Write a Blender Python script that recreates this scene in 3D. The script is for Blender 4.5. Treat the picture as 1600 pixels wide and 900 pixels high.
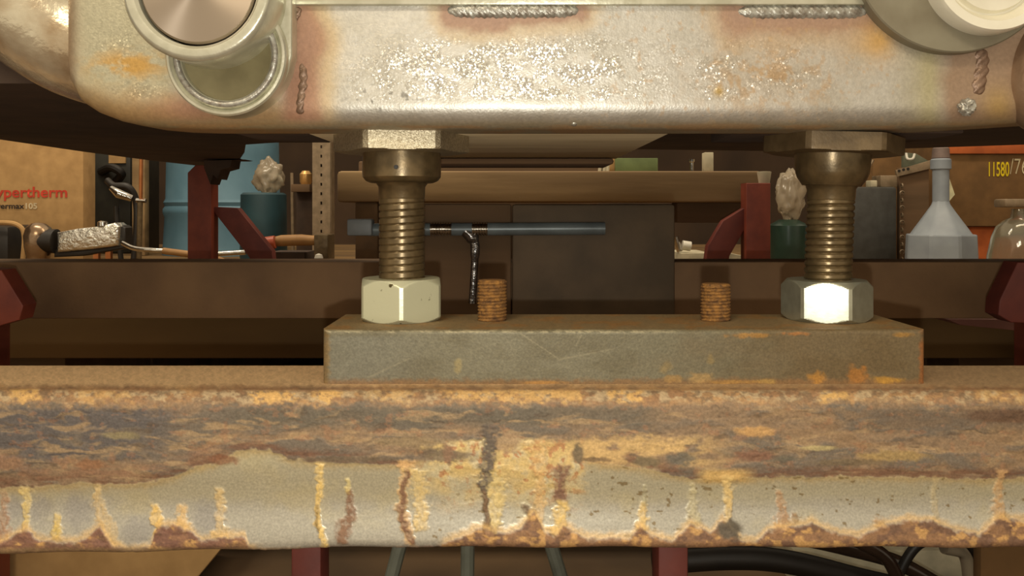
import bpy, bmesh, math, random
import numpy as np
from mathutils import Vector, Matrix
random.seed(7)
PI = math.pi
for o in list(bpy.data.objects): bpy.data.objects.remove(o)
scn = bpy.context.scene
col = scn.collection

# ---------------------------------------------------------------- camera
F = 1300.0; HX = 800.0; HY = 326.0
cam_d = bpy.data.cameras.new('camera'); cam = bpy.data.objects.new('camera', cam_d); col.objects.link(cam)
cam.location = (0, 0, 0); cam.rotation_euler = (PI/2, 0, 0)
cam_d.sensor_width = 36; cam_d.sensor_fit = 'HORIZONTAL'; cam_d.lens = 36*F/1600
cam_d.shift_y = (HY-450)/1600.0
cam_d.clip_start = 0.02; cam_d.clip_end = 30
scn.camera = cam
# ---------------------------------------------------------------- world and lights
w = bpy.data.worlds.new('world'); scn.world = w; w.use_nodes = True
w.node_tree.nodes['Background'].inputs[0].default_value = (1.0, 0.83, 0.60, 1)
w.node_tree.nodes['Background'].inputs[1].default_value = 0.75
def light(name, kind, loc, energy, color, size=0.1, rot=None, sy=None):
    d = bpy.data.lights.new(name, kind); d.energy = energy; d.color = color
    if kind == 'AREA':
        d.size = size
        if sy: d.shape = 'RECTANGLE'; d.size_y = sy
    else: d.shadow_soft_size = size
    o = bpy.data.objects.new(name, d); o.location = loc
    if rot: o.rotation_euler = rot
    col.objects.link(o); return o
light('phone_flash', 'POINT', (0.0, -0.004, -0.026), 3.8, (1.0, 0.975, 0.89), 0.0035)
light('ceiling_lamp', 'AREA', (-0.9, 1.3, 1.9), 22, (1.0, 0.86, 0.66), 1.2, (0.1, 0, 0), 0.2)
light('ceiling_lamp', 'AREA', (1.0, 1.3, 1.9), 14, (1.0, 0.82, 0.6), 1.2, (0.1, 0, 0), 0.2)
light('fill_lamp', 'AREA', (-0.6, -1.0, 1.3), 17, (1.0, 0.86, 0.64), 0.9, (math.radians(40), 0, 0), 0.25)  # unseen lamp behind the camera, added to brighten beam and bar tops
vs = scn.view_settings
vs.view_transform = 'Standard'; vs.look = 'None'; vs.gamma = 1; vs.use_curve_mapping = False
vs.exposure = 0.0

# ---------------------------------------------------------------- helpers
def X(px, Y): return (px-HX)*Y/F
def Z(py, Y): return (HY-py)*Y/F
def P(px, py, Y): return Vector((X(px, Y), Y, Z(py, Y)))
def lin(c):
    c = np.asarray(c, dtype=float)/255.0
    return np.where(c <= 0.04045, c/12.92, ((c+0.055)/1.055)**2.4)
def L(r, g, b): return tuple(float(v) for v in lin((r, g, b)))+(1.0,)

def link(name, me, m=None, parent=None):
    o = bpy.data.objects.new(name, me); col.objects.link(o)
    if m is not None: me.materials.append(m)
    if parent is not None: o.parent = parent
    return o
def tag(o, label, cat, group=None):
    o['label'] = label; o['category'] = cat
    if group: o['group'] = group
    return o
def thing(name, label, cat, group=None, loc=(0, 0, 0)):
    o = bpy.data.objects.new(name, None); col.objects.link(o); o.empty_display_size = 0.01
    o.location = loc
    return tag(o, label, cat, group)
def lab(o, s): o['label'] = s; return o

def finish(bm, name, m, parent=None, smooth=True, ang=35):
    """link a bmesh (world coordinates) as one object; children keep world placement"""
    bmesh.ops.remove_doubles(bm, verts=bm.verts, dist=1e-7)
    bmesh.ops.recalc_face_normals(bm, faces=bm.faces)
    me = bpy.data.meshes.new(name); bm.to_mesh(me); bm.free()
    if smooth:
        me.polygons.foreach_set('use_smooth', [True]*len(me.polygons))
        me.set_sharp_from_angle(angle=math.radians(ang))
    o = link(name, me, m, parent)
    if parent is not None:
        me.transform(Matrix.Translation(-Vector(parent_world(parent))))
    return o
def parent_world(p):
    v = Vector(p.location)
    while p.parent is not None:
        p = p.parent; v = v+Vector(p.location)
    return v

def box_bm(x0, x1, y0, y1, z0, z1, bev=0.0, seg=2, bm=None, rot=None):
    b = bmesh.new()
    bmesh.ops.create_cube(b, size=1)
    for v in b.verts:
        v.co = Vector(((x0+x1)/2+v.co.x*(x1-x0), (y0+y1)/2+v.co.y*(y1-y0), (z0+z1)/2+v.co.z*(z1-z0)))
    if bev: bmesh.ops.bevel(b, geom=b.edges[:], offset=bev, segments=seg, profile=0.5, affect='EDGES')
    if rot is not None:
        c = Vector(((x0+x1)/2, (y0+y1)/2, (z0+z1)/2))
        bmesh.ops.rotate(b, cent=c, matrix=rot, verts=b.verts)
    if bm is None: return b
    me = bpy.data.meshes.new('t'); b.to_mesh(me); b.free(); bm.from_mesh(me); bpy.data.meshes.remove(me)
    return bm
def pbox(px0, px1, py0, py1, Y0, Y1, bev=0.0, bm=None, rot=None):
    return box_bm(X(px0, Y0), X(px1, Y0), Y0, Y1, Z(py1, Y0), Z(py0, Y0), bev, 2, bm, rot)

def grid_faces(bm, rows, closed=False):
    n = len(rows[0])
    for a, b in zip(rows[:-1], rows[1:]):
        for i in range(n if closed else n-1):
            j = (i+1) % n
            try: bm.faces.new((a[i], a[j], b[j], b[i]))
            except ValueError: pass
def lathe(profile, c=(0, 0, 0), axis='Z', n=48, bm=None, cap=True, sq=None):
    """profile [(r, h)] around axis through c; sq(theta) scales radius"""
    bm = bm or bmesh.new(); rows = []
    for r, h in profile:
        row = []
        for i in range(n):
            t = 2*PI*i/n; rr = r*(sq(t) if sq else 1)
            a, b = rr*math.cos(t), rr*math.sin(t)
            if axis == 'Z': p = (c[0]+a, c[1]+b, c[2]+h)
            elif axis == 'Y': p = (c[0]+a, c[1]+h, c[2]+b)
            else: p = (c[0]+h, c[1]+a, c[2]+b)
            row.append(bm.verts.new(p))
        rows.append(row)
    grid_faces(bm, rows, True)
    if cap:
        for row in (rows[0], rows[-1]):
            try: bm.faces.new(row)
            except ValueError: pass
    return bm
def tube(pts, r, n=12, bm=None, cap=True):
    bm = bm or bmesh.new(); pts = [Vector(p) for p in pts]; rows = []
    rad = r if isinstance(r, (list, tuple)) else [r]*len(pts)
    up = None
    for i, p in enumerate(pts):
        d = (pts[min(i+1, len(pts)-1)]-pts[max(i-1, 0)]).normalized()
        if up is None:
            up = Vector((0, 0, 1)) if abs(d.z) < 0.9 else Vector((0, 1, 0))
        s = d.cross(up).normalized(); u = s.cross(d).normalized(); up = u
        rows.append([bm.verts.new(p+s*math.cos(2*PI*k/n)*rad[i]+u*math.sin(2*PI*k/n)*rad[i]) for k in range(n)])
    grid_faces(bm, rows, True)
    if cap:
        for row in (rows[0], rows[-1]):
            try: bm.faces.new(row)
            except ValueError: pass
    return bm
def spline(pts, k=8):
    """catmull-rom through pts"""
    pts = [Vector(p) for p in pts]; out = []
    q = [pts[0]*2-pts[1]]+pts+[pts[-1]*2-pts[-2]]
    for i in range(1, len(q)-2):
        for j in range(k):
            t = j/k; a, b, c, d = q[i-1:i+3]
            out.append(0.5*((2*b)+(c-a)*t+(2*a-5*b+4*c-d)*t*t+(3*b-a-3*c+d)*t**3))
    out.append(pts[-1]); return out
def prism(outline, yf, yb, bev=0.0, seg=4, bm=None):
    """outline [(x, z)] facing the viewer, extruded from yf to yb, front edge rounded by bev"""
    bm = bm or bmesh.new(); n = len(outline)
    o = [Vector((p[0], p[1])) for p in outline]
    area = sum(o[i].x*o[(i+1) % n].y-o[(i+1) % n].x*o[i].y for i in range(n))
    if area < 0: o.reverse()
    nor = []
    for i in range(n):
        a = (o[i]-o[i-1]).normalized(); b = (o[(i+1) % n]-o[i]).normalized()
        m = Vector((-(a.y+b.y), a.x+b.x)); l = m.length
        m = m/l if l > 1e-6 else Vector((-a.y, a.x))
        c = max(0.5, m.dot(Vector((-a.y, a.x))))
        nor.append(m/c)
    rows = [[bm.verts.new((p.x, yb, p.y)) for p in o]]
    ks = range(seg+1) if bev else [0]
    for k in ks:
        t = (PI/2)*k/seg if bev else 0
        ins = bev*(1-math.cos(t)); y = yf+bev*(1-math.sin(t)) if bev else yf
        rows.append([bm.verts.new((o[i].x+nor[i].x*ins, y, o[i].y+nor[i].y*ins)) for i in range(n)])
    grid_faces(bm, rows, True)
    bm.faces.new(rows[0]); bm.faces.new(rows[-1])
    return bm
def pprism(pts, Y0, Y1, bev=0.0, bm=None): return prism([(X(a, Y0), Z(b, Y0)) for a, b in pts], Y0, Y1, bev, 3, bm)
def blob(c, r, amp, seed, sc=(1, 1, 1), sub=4):
    bm = bmesh.new(); bmesh.ops.create_icosphere(bm, subdivisions=sub, radius=1)
    from mathutils import noise
    for v in bm.verts:
        n = noise.noise(v.co*2.1+Vector((seed, seed*2, 0)))+0.5*noise.noise(v.co*5+Vector((seed, 0, 3)))
        k = r*(1+amp*n); v.co = Vector((c[0]+v.co.x*k*sc[0], c[1]+v.co.y*k*sc[1], c[2]+v.co.z*k*sc[2]))
    return bm

# ---- numpy noise for stains laid down on the steel
def _h(ix, iy, s):
    n = (ix*374761393+iy*668265263+s*1442695041) & 0xffffffff
    n = ((n ^ (n >> 13))*1274126177) & 0xffffffff
    n = n ^ (n >> 16)
    return (n & 0xffff)/65535.0
def vn(x, y, s=0):
    ix = np.floor(x).astype(np.int64); iy = np.floor(y).astype(np.int64)
    fx = x-ix; fy = y-iy; fx = fx*fx*(3-2*fx); fy = fy*fy*(3-2*fy)
    a = _h(ix, iy, s); b = _h(ix+1, iy, s); c = _h(ix, iy+1, s); d = _h(ix+1, iy+1, s)
    return (a+(b-a)*fx)*(1-fy)+(c+(d-c)*fx)*fy
def fbm(x, y, s=0, o=4):
    r = 0; a = 0.5; t = 0
    for k in range(o):
        r = r+a*vn(x*2**k, y*2**k, s+k*17); t += a; a *= 0.55
    return r/t
def ss(a, b, x):
    t = np.clip((x-a)/(b-a), 0, 1); return t*t*(3-2*t)
def mixc(c, col_, m): return c*(1-m[..., None])+lin(col_)*m[..., None]

def grid_mesh(name, V, colr, clean, m, parent=None, facet=None):
    """V (rows, cols, 3) numpy; per-vertex albedo and bare-metal mask as attributes"""
    R, C_, _ = V.shape
    idx = np.arange(R*C_).reshape(R, C_)
    q = np.stack([idx[:-1, :-1], idx[:-1, 1:], idx[1:, 1:], idx[1:, :-1]], -1).reshape(-1, 4)
    me = bpy.data.meshes.new(name)
    me.vertices.add(R*C_); me.vertices.foreach_set('co', V.reshape(-1).astype(np.float32))
    nf = len(q)
    me.loops.add(nf*4); me.loops.foreach_set('vertex_index', q.reshape(-1).astype(np.int32))
    me.polygons.add(nf); me.polygons.foreach_set('loop_start', (np.arange(nf)*4).astype(np.int32))
    me.update(calc_edges=True); me.validate()
    me.polygons.foreach_set('use_smooth', np.ones(nf, dtype=bool))
    a = me.color_attributes.new('albedo', 'FLOAT_COLOR', 'POINT')
    c4 = np.ones((R*C_, 4), dtype=np.float32); c4[:, :3] = np.clip(colr, 0, 1).reshape(-1, 3)
    a.data.foreach_set('color', c4.reshape(-1))
    b = me.attributes.new('bare', 'FLOAT', 'POINT'); b.data.foreach_set('value', clean.reshape(-1).astype(np.float32))
    if facet is not None:
        b = me.attributes.new('facet', 'FLOAT', 'POINT'); b.data.foreach_set('value', facet.reshape(-1).astype(np.float32))
    return link(name, me, m, parent)

# ---------------------------------------------------------------- materials
def newmat(name):
    m = bpy.data.materials.new(name); m.use_nodes = True
    nt = m.node_tree; return m, nt, nt.nodes['Principled BSDF']
def mat(name, c1, c2=None, rough=0.6, metal=0.0, scale=40, bump=0.15, bscale=200, stretch=(1, 1, 1), lo=0.35, hi=0.65, spec=0.5, bdist=0.001, rvar=0.0):
    m, nt, b = newmat(name); N = nt.nodes.new; K = nt.links.new
    b.inputs['Roughness'].default_value = rough; b.inputs['Metallic'].default_value = metal
    b.inputs['Specular IOR Level'].default_value = spec
    tc = N('ShaderNodeTexCoord'); mp = N('ShaderNodeMapping'); mp.inputs['Scale'].default_value = stretch
    K(tc.outputs['Object'], mp.inputs[0])
    n = N('ShaderNodeTexNoise'); n.inputs['Scale'].default_value = scale; n.inputs['Detail'].default_value = 6
    K(mp.outputs[0], n.inputs['Vector'])
    r = N('ShaderNodeMapRange'); r.inputs[1].default_value = lo; r.inputs[2].default_value = hi
    K(n.outputs['Fac'], r.inputs[0])
    mx = N('ShaderNodeMix'); mx.data_type = 'RGBA'
    mx.inputs[6].default_value = L(*c1); mx.inputs[7].default_value = L(*(c2 or [v*0.85 for v in c1]))
    K(r.outputs[0], mx.inputs[0]); K(mx.outputs[2], b.inputs['Base Color'])
    if rvar:
        rr = N('ShaderNodeMapRange'); rr.inputs[3].default_value = rough-rvar; rr.inputs[4].default_value = rough+rvar
        K(r.outputs[0], rr.inputs[0]); K(rr.outputs[0], b.inputs['Roughness'])
    if bump:
        n2 = N('ShaderNodeTexNoise'); n2.inputs['Scale'].default_value = bscale; n2.inputs['Detail'].default_value = 4
        K(mp.outputs[0], n2.inputs['Vector'])
        bp = N('ShaderNodeBump'); bp.inputs['Strength'].default_value = bump; bp.inputs['Distance'].default_value = bdist
        K(n2.outputs['Fac'], bp.inputs['Height']); K(bp.outputs[0], b.inputs['Normal'])
    return m
def stain_mat(name, metal, r_bare, r_rust, bscale, bstr, sparkle=0, fine=900, famt=0.35, bdist=0.0005, bare_bump=1.0):
    m, nt, b = newmat(name); N = nt.nodes.new; K = nt.links.new
    at = N('ShaderNodeAttribute'); at.attribute_name = 'albedo'
    ab = N('ShaderNodeAttribute'); ab.attribute_name = 'bare'
    tc = N('ShaderNodeTexCoord')
    n = N('ShaderNodeTexNoise'); n.inputs['Scale'].default_value = fine; n.inputs['Detail'].default_value = 5
    K(tc.outputs['Object'], n.inputs['Vector'])
    r = N('ShaderNodeMapRange'); r.inputs[1].default_value = 0.3; r.inputs[2].default_value = 0.7
    r.inputs[3].default_value = 1-famt; r.inputs[4].default_value = 1+famt*0.8
    K(n.outputs['Fac'], r.inputs[0])
    mu = N('ShaderNodeVectorMath'); mu.operation = 'SCALE'
    K(at.outputs['Color'], mu.inputs[0]); K(r.outputs[0], mu.inputs['Scale']); K(mu.outputs[0], b.inputs['Base Color'])
    mm = N('ShaderNodeMath'); mm.operation = 'MULTIPLY'; mm.inputs[1].default_value = metal
    K(ab.outputs['Fac'], mm.inputs[0]); K(mm.outputs[0], b.inputs['Metallic'])
    rr = N('ShaderNodeMapRange'); rr.inputs[3].default_value = r_rust; rr.inputs[4].default_value = r_bare
    K(ab.outputs['Fac'], rr.inputs[0]); K(rr.outputs[0], b.inputs['Roughness'])
    n2 = N('ShaderNodeTexNoise'); n2.inputs['Scale'].default_value = bscale; n2.inputs['Detail'].default_value = 5
    K(tc.outputs['Object'], n2.inputs['Vector'])
    bp = N('ShaderNodeBump'); bp.inputs['Strength'].default_value = bstr; bp.inputs['Distance'].default_value = bdist
    K(n2.outputs['Fac'], bp.inputs['Height']); K(bp.outputs[0], b.inputs['Normal'])
    sr = N('ShaderNodeMapRange'); sr.inputs[3].default_value = bstr; sr.inputs[4].default_value = bstr*bare_bump
    K(ab.outputs['Fac'], sr.inputs[0]); K(sr.outputs[0], bp.inputs['Strength'])
    if sparkle:   # coarse crystalline facets in the roughest patches
        sp = N('ShaderNodeAttribute'); sp.attribute_name = 'facet'
        vo = N('ShaderNodeTexVoronoi'); vo.inputs['Scale'].default_value = sparkle; K(tc.outputs['Object'], vo.inputs['Vector'])
        sb = N('ShaderNodeVectorMath'); sb.operation = 'SUBTRACT'; sb.inputs[1].default_value = (0.5, 0.5, 0.5); K(vo.outputs['Color'], sb.inputs[0])
        fm = N('ShaderNodeMath'); fm.operation = 'MULTIPLY'; fm.inputs[1].default_value = 0.55; K(sp.outputs['Fac'], fm.inputs[0])
        sc_ = N('ShaderNodeVectorMath'); sc_.operation = 'SCALE'; K(sb.outputs[0], sc_.inputs[0]); K(fm.outputs[0], sc_.inputs['Scale'])
        ad = N('ShaderNodeVectorMath'); ad.operation = 'ADD'; K(bp.outputs[0], ad.inputs[0]); K(sc_.outputs[0], ad.inputs[1])
        no = N('ShaderNodeVectorMath'); no.operation = 'NORMALIZE'; K(ad.outputs[0], no.inputs[0]); K(no.outputs[0], b.inputs['Normal'])
        r2 = N('ShaderNodeMath'); r2.operation = 'MULTIPLY_ADD'; r2.inputs[1].default_value = -0.20; K(sp.outputs['Fac'], r2.inputs[0]); K(rr.outputs[0], r2.inputs[2]); K(r2.outputs[0], b.inputs['Roughness'])
    return m

M = {}
M['beam'] = stain_mat('rusty beam steel', 0.42, 0.30, 0.72, 600, 0.5, famt=0.17, bare_bump=0.15)
M['weld_body'] = stain_mat('heat tinted galvanised steel', 0.72, 0.42, 0.55, 900, 0.35, sparkle=1150, famt=0.10, fine=500, bdist=0.0004)
M['zinc'] = mat('pale zinc plating', (214, 212, 192), (192, 190, 168), 0.28, 0.55, 90, 0.12, 500)
M['machined'] = mat('machined steel face', (190, 180, 165), (165, 155, 140), 0.34, 0.45, 60, 0.06, 300, (1, 1, 1))
M['bead'] = mat('weld bead', (185, 185, 175), (140, 132, 120), 0.32, 0.45, 300, 0.3, 900)
M['bead_dark'] = mat('brown weld bead', (142, 116, 96), (116, 92, 74), 0.4, 0.4, 300, 0.3, 900)
M['bolt_steel'] = mat('oily brown steel', (118, 100, 70), (92, 78, 54), 0.3, 0.55, 120, 0.05, 700)
M['bolt_rough'] = mat('dull brown steel', (112, 94, 66), (92, 76, 52), 0.42, 0.35, 120, 0.1, 700)
M['head_face'] = mat('ground steel hex', (200, 190, 164), (168, 156, 130), 0.36, 0.85, 700, 0.8, 1100, bdist=0.0006)
M['nut'] = mat('zinc nut', (200, 200, 170), (84, 74, 40), 0.30, 0.35, 170, 0.05, 500, lo=0.66, hi=0.70)
M['nut_bright'] = mat('bright zinc nut', (190, 192, 172), (175, 175, 155), 0.30, 0.75, 150, 0.02, 400)
M['spot'] = mat('dark grime', (70, 58, 30), (50, 40, 22), 0.8)
M['stud'] = mat('rusted stud', (158, 112, 52), (96, 66, 36), 0.85, 0.0, 350, 0.9, 900, bdist=0.0012)
M['plate'] = stain_mat('blackened bar steel', 0.3, 0.5, 0.75, 800, 0.18, famt=0.2)
M['back_beam'] = mat('brown painted channel', (140, 108, 74), (118, 90, 62), 0.75, 0, 14, 0.25, 300)
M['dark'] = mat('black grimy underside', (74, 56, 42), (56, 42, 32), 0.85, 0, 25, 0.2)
M['under'] = mat('dusty grey underside', (226, 212, 178), (196, 180, 146), 0.5, 0.0, 30, 0.2, stretch=(0.2, 1, 1))
M['red'] = mat('dark red paint', (140, 66, 46), (118, 52, 38), 0.55, 0, 40, 0.15)
M['red_dark'] = mat('darkened red paint', (116, 52, 40), (96, 42, 34), 0.6, 0, 40, 0.15)
M['blue'] = mat('blue drum plastic', (96, 132, 150), (82, 118, 136), 0.5, 0, 12, 0.1)
M['teal'] = mat('dark teal plastic', (40, 72, 80), (30, 55, 62), 0.5, 0, 12, 0.1)
M['card'] = mat('cardboard', (190, 152, 100), (170, 134, 86), 0.9, 0, 30, 0.1)
M['card_brown'] = mat('brown cardboard', (120, 88, 50), (104, 76, 42), 0.9, 0, 30, 0.1)
M['card_orange'] = mat('orange cardboard', (190, 100, 48), (165, 84, 40), 0.9, 0, 30, 0.1)
M['ink_red'] = mat('red print', (215, 70, 45), None, 0.8, bump=0)
M['ink_black'] = mat('black print', (50, 38, 32), None, 0.8, bump=0)
M['ink_white'] = mat('white print', (225, 205, 165), None, 0.8, bump=0)
M['chalk'] = mat('yellow marker', (245, 215, 20), None, 0.8, bump=0)
M['chalk_white'] = mat('white chalk', (215, 200, 160), None, 0.8, bump=0)
M['chrome'] = mat('chrome', (225, 222, 215), (190, 185, 175), 0.16, 1.0, 80, 0.12, 120, bdist=0.002)
M['foil'] = mat('wrinkled foil', (235, 232, 222), (215, 212, 200), 0.2, 0.9, 60, 0.7, 120, bdist=0.004)
M['black'] = mat('black rubber', (28, 24, 20), (38, 32, 26), 0.5, 0, 30, 0.1)
M['gloss'] = mat('glossy brown hose', (60, 46, 36), (50, 38, 30), 0.15, 0, 30, 0)
M['copper'] = mat('copper', (200, 130, 80), (170, 105, 60), 0.3, 0.7, 30, 0.1)
M['wood'] = mat('old timber', (156, 128, 88), (118, 94, 62), 0.85, 0, 22, 0.35, 160, stretch=(0.12, 1, 1))
M['wood_dark'] = mat('dark timber', (112, 86, 60), (88, 68, 46), 0.9, 0, 22, 0.35, 160, stretch=(0.12, 1, 1))
M['ply'] = mat('olive dusty plywood', (120, 92, 52), (96, 72, 40), 0.95, 0, 9, 0.2, 90, stretch=(0.3, 1, 1))
M['block'] = mat('dark steel block', (104, 86, 64), (84, 70, 52), 0.7, 0.1, 25, 0.2)
M['galv'] = mat('galvanised angle', (150, 130, 104), (125, 108, 84), 0.5, 0.3, 60, 0.1)
M['grey_blue'] = mat('blue grey pipe', (118, 128, 130), (96, 104, 106), 0.35, 0.2, 40, 0.1)
M['funnel'] = mat('grey funnel plastic', (150, 158, 165), (136, 144, 152), 0.45, 0, 20, 0.05)
M['tan'] = mat('tan handle wood', (176, 132, 78), (150, 110, 62), 0.6, 0, 30, 0.1)
M['white'] = mat('off white plastic', (225, 220, 205), None, 0.4, bump=0)
M['green'] = mat('faded green box', (112, 128, 80), (98, 112, 70), 0.8)
M['pale'] = mat('pale paper', (200, 190, 160), None, 0.8, bump=0)
M['concrete'] = mat('brown workshop floor', (110, 86, 58), (84, 66, 46), 0.9, 0, 6, 0.2, 60)
M['wall'] = mat('dark workshop wall', (84, 64, 46), (62, 48, 36), 0.95, 0, 3, 0.1)
M['pinkboard'] = mat('pinkish painted board', (140, 92, 76), (120, 78, 62), 0.8, 0, 12, 0.1)
def clearmat(name, tint, rough=0.05, thin=0.35):
    m, nt, b = newmat(name); b.inputs['Base Color'].default_value = L(*tint); b.inputs['Roughness'].default_value = rough
    b.inputs['Transmission Weight'].default_value = thin; b.inputs['IOR'].default_value = 1.45
    return m
M['glass'] = clearmat('jug glass', (225, 222, 200), 0.06, 0.9)
M['bag'] = clearmat('crumpled clear plastic', (190, 175, 150), 0.15, 0.5)

# ---------------------------------------------------------------- setting
FZ = -0.40; PZ = -0.13
o = finish(box_bm(-3.2, 3.2, -0.8, 4.2, FZ-0.05, FZ), 'floor', M['concrete']); o['kind'] = 'structure'
o = finish(box_bm(-3.2, 3.2, 4.2, 4.3, FZ, 2.2), 'wall_back', M['wall']); o['kind'] = 'structure'
o = finish(box_bm(-3.3, -3.2, -0.8, 4.2, FZ, 2.2), 'wall_left', M['wall']); o['kind'] = 'structure'
o = finish(box_bm(3.2, 3.3, -0.8, 4.2, FZ, 2.2), 'wall_right', M['wall']); o['kind'] = 'structure'

# ---------------------------------------------------------------- front beam (rusty square tube)
BT = -0.0942; BF = 0.425; BB = 0.508; BR = 0.009; BBOT = -0.1746
def beam_paint(px, py):
    wv = fbm(px/60, py/30, 3)-0.5; wf = fbm(px/9, py/7, 5)-0.5; str_ = fbm((px+60*(fbm(px/110, py/40, 301)-0.5))/50, (py+30*(fbm(px/70, py/26, 302)-0.5))/9, 11)
    c = np.zeros(px.shape+(3,)); c[:] = lin((150, 108, 62))
    c = mixc(c, (176, 132, 70), ss(0.4, 0.7, fbm(px/70, py/14, 21))*0.8)
    c = mixc(c, (122, 92, 60), ss(0.45, 0.72, fbm(px/22, py/9, 22))*0.7)
    rel = wf*0.4
    px0_, py0_ = px, py
    qx = px+70*(fbm(px/110, py/40, 301)-0.5); qy = py+26*(fbm(px/70, py/26, 302)-0.5)+8*wf
    # dusty top, colour raised to stand in for light from above
    top = 1-ss(598, 608, py+wf*8)
    c = mixc(c, (204, 164, 106), top*0.85)
    c = mixc(c, (150, 118, 74), top*ss(600, 1400, px)*0.75)
    # flaky rust ridge with the corner highlight painted in
    rid = ss(607, 613, py+wv*8)*(1-ss(622, 633, py+wf*22+wv*10))
    c = mixc(c, (174, 148, 104), rid*ss(0.42, 0.62, fbm(px/14, py/8, 31))*0.9)
    c = mixc(c, (116, 92, 62), rid*ss(0.5, 0.62, fbm(px/9, py/7, 34))*0.7)
    for x0, x1, k in ((20, 60, 1), (395, 460, 1), (488, 525, 1), (700, 905, .8), (955, 1005, 1), (1280, 1320, 1), (580, 640, .5), (1530, 1600, .5), (120, 200, .5)):
        mk = ss(x0-12, x0+6, px+wf*30)*(1-ss(x1-6, x1+12, px+wf*30))*rid*k
        c = mixc(c, (204, 156, 68), mk*ss(0.3, 0.55, fbm(px/8, py/6, 33)))
    # mill scale band
    band = ss(626, 638, py+wf*22+wv*14)
    c = mixc(c, (138, 110, 76), band)
    g = ss(0.36, 0.6, fbm(qx/90+3, qy/20, 41))
    c = mixc(c, (108, 96, 80), band*g*0.9)
    left = (1-ss(215, 300, px+wv*60+(py-680)*0.7))*ss(632, 644, py+wf*14)*(1-ss(712, 728, py+wv*16+wf*10))
    c = mixc(c, (92, 84, 80), left*ss(0.22, 0.5, fbm(qx/40, qy/16, 43)))
    mid = ss(300, 420, px)*(1-ss(960, 1080, px))*ss(632, 640, py+wf*12)*(1-ss(655, 676, py+wv*20))
    c = mixc(c, (100, 90, 72), mid*0.8)
    c = mixc(c, (170, 136, 84), band*ss(0.54, 0.72, str_)*0.6)
    c = mixc(c, (88, 68, 48), band*ss(0.60, 0.78, fbm(qx/40, qy/8, 47))*0.6)
    rgt = ss(1050, 1300, px)*band
    c = mixc(c, (138, 106, 66), rgt*ss(0.4, 0.7, fbm(qx/40, qy/12, 48))*0.7)
    c = mixc(c, (104, 86, 66), ss(1300, 1400, px)*ss(636, 646, py+wf*12)*(1-ss(660, 680, py+wf*14))*0.7)
    c = mixc(c, (160, 104, 56), band*ss(0.62, 0.72, fbm(px/16, py/9, 49))*0.35)
    rel = rel+band*0.5*g
    # bare steel boundary
    bx = np.array([-100, 0, 150, 235, 275, 310, 340, 375, 420, 450, 520, 600, 640, 680, 700, 760, 850, 880, 920, 1000, 1060, 1100, 1250, 1700])
    by = np.array([762, 762, 757, 755, 744, 730, 722, 704, 700, 716, 724, 724, 726, 706, 690, 684, 686, 700, 722, 731, 744, 750, 746, 748])
    yb = np.interp(px, bx, by)+wv*10+wf*9
    bare = ss(-2, 3, py-yb)
    edge = np.exp(-((py-yb+7)/8.0)**2)
    c = mixc(c, (112, 72, 44), edge*ss(0.3, 0.6, fbm(px/40, py/6, 51))*0.85*(1-ss(640, 700, px)*(1-ss(900, 960, px))))
    c = mixc(c, (140, 98, 64), np.exp(-((py-yb+20)/9.0)**2)*ss(0.35, 0.6, fbm(px/45, py/9, 52))*0.7*(1-ss(300, 380, px)))
    base = np.zeros_like(c); base[:] = lin((186, 178, 146))
    base = mixc(base, (182, 178, 164), ss(772, 800, py+wv*20)*0.8)  # bluish specular band of the lower face, put into the colour
    base = mixc(base, (198, 184, 134), ss(0.5, 0.8, fbm(px/70, py/60, 53))*0.5*(1-ss(800, 840, py)))
    c = c*(1-bare[..., None])+base*bare[..., None]
    c = mixc(c, (196, 160, 76), bare*np.exp(-((py-yb)/9.0)**2)*0.6)
    # yellow wash around the middle drips
    yw = ss(640, 690, px+wv*60)*(1-ss(895, 925, px+wf*40))*ss(684, 696, py+wv*14)*(1-ss(735, 800, py+wv*70))
    c = mixc(c, (206, 172, 88), yw*(0.35+0.6*ss(0.35, 0.6, fbm(px/24, py/20, 61))))
    c = mixc(c, (180, 120, 58), yw*ss(0.6, 0.68, fbm(px/10, py/10, 62))*0.9)
    y2 = ss(880, 900, px)*(1-ss(1060, 1160, px))*ss(676, 690, py+wf*20)*(1-ss(718, 738, py+wv*20))
    c = mixc(c, (200, 160, 84), y2*ss(0.3, 0.6, fbm(px/30, py/14, 63))*0.9)
    y3 = ss(1080, 1110, px)*(1-ss(1150, 1190, px))*ss(728, 740, py)*(1-ss(750, 760, py+wf*12))
    c = mixc(c, (210, 166, 70), y3*0.8)
    bare = bare*(1-yw*0.6)
    # elongated scale islands
    def isl(cx, cy, rx, ry, colr, k=1.0, soft=0.35):
        d = np.sqrt(((px-cx+wf*rx*0.5)/rx)**2+((py-cy+wf*ry*1.2)/ry)**2)
        return 1-ss(1-soft, 1+soft, d)
    feats = [(545, 718, 90, 5, (104, 84, 58)), (690, 712, 55, 10, (104, 86, 66)), (640, 690, 60, 7, (140, 116, 76)), (350, 718, 22, 8, (126, 76, 36)),
             (140, 726, 24, 8, (140, 92, 48)), (1065, 717, 24, 9, (96, 90, 76)), (1010, 722, 22, 8, (116, 100, 66)), (1215, 717, 30, 6, (92, 84, 66)),
             (1330, 722, 60, 5, (112, 92, 60)), (903, 708, 9, 14, (96, 84, 64)), (930, 718, 22, 4, (110, 84, 50)), (1395, 712, 55, 8, (160, 128, 60)),
             (1180, 674, 30, 8, (190, 140, 60)), (1280, 700, 26, 4, (176, 156, 92)), (700, 708, 8, 14, (134, 98, 66)), (790, 692, 24, 16, (160, 126, 84)),
             (1180, 712, 30, 8, (128, 84, 56)), (12, 722, 26, 12, (142, 102, 66)), (190, 680, 26, 6, (138, 122, 78)), (1570, 650, 60, 10, (96, 66, 40))]
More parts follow.
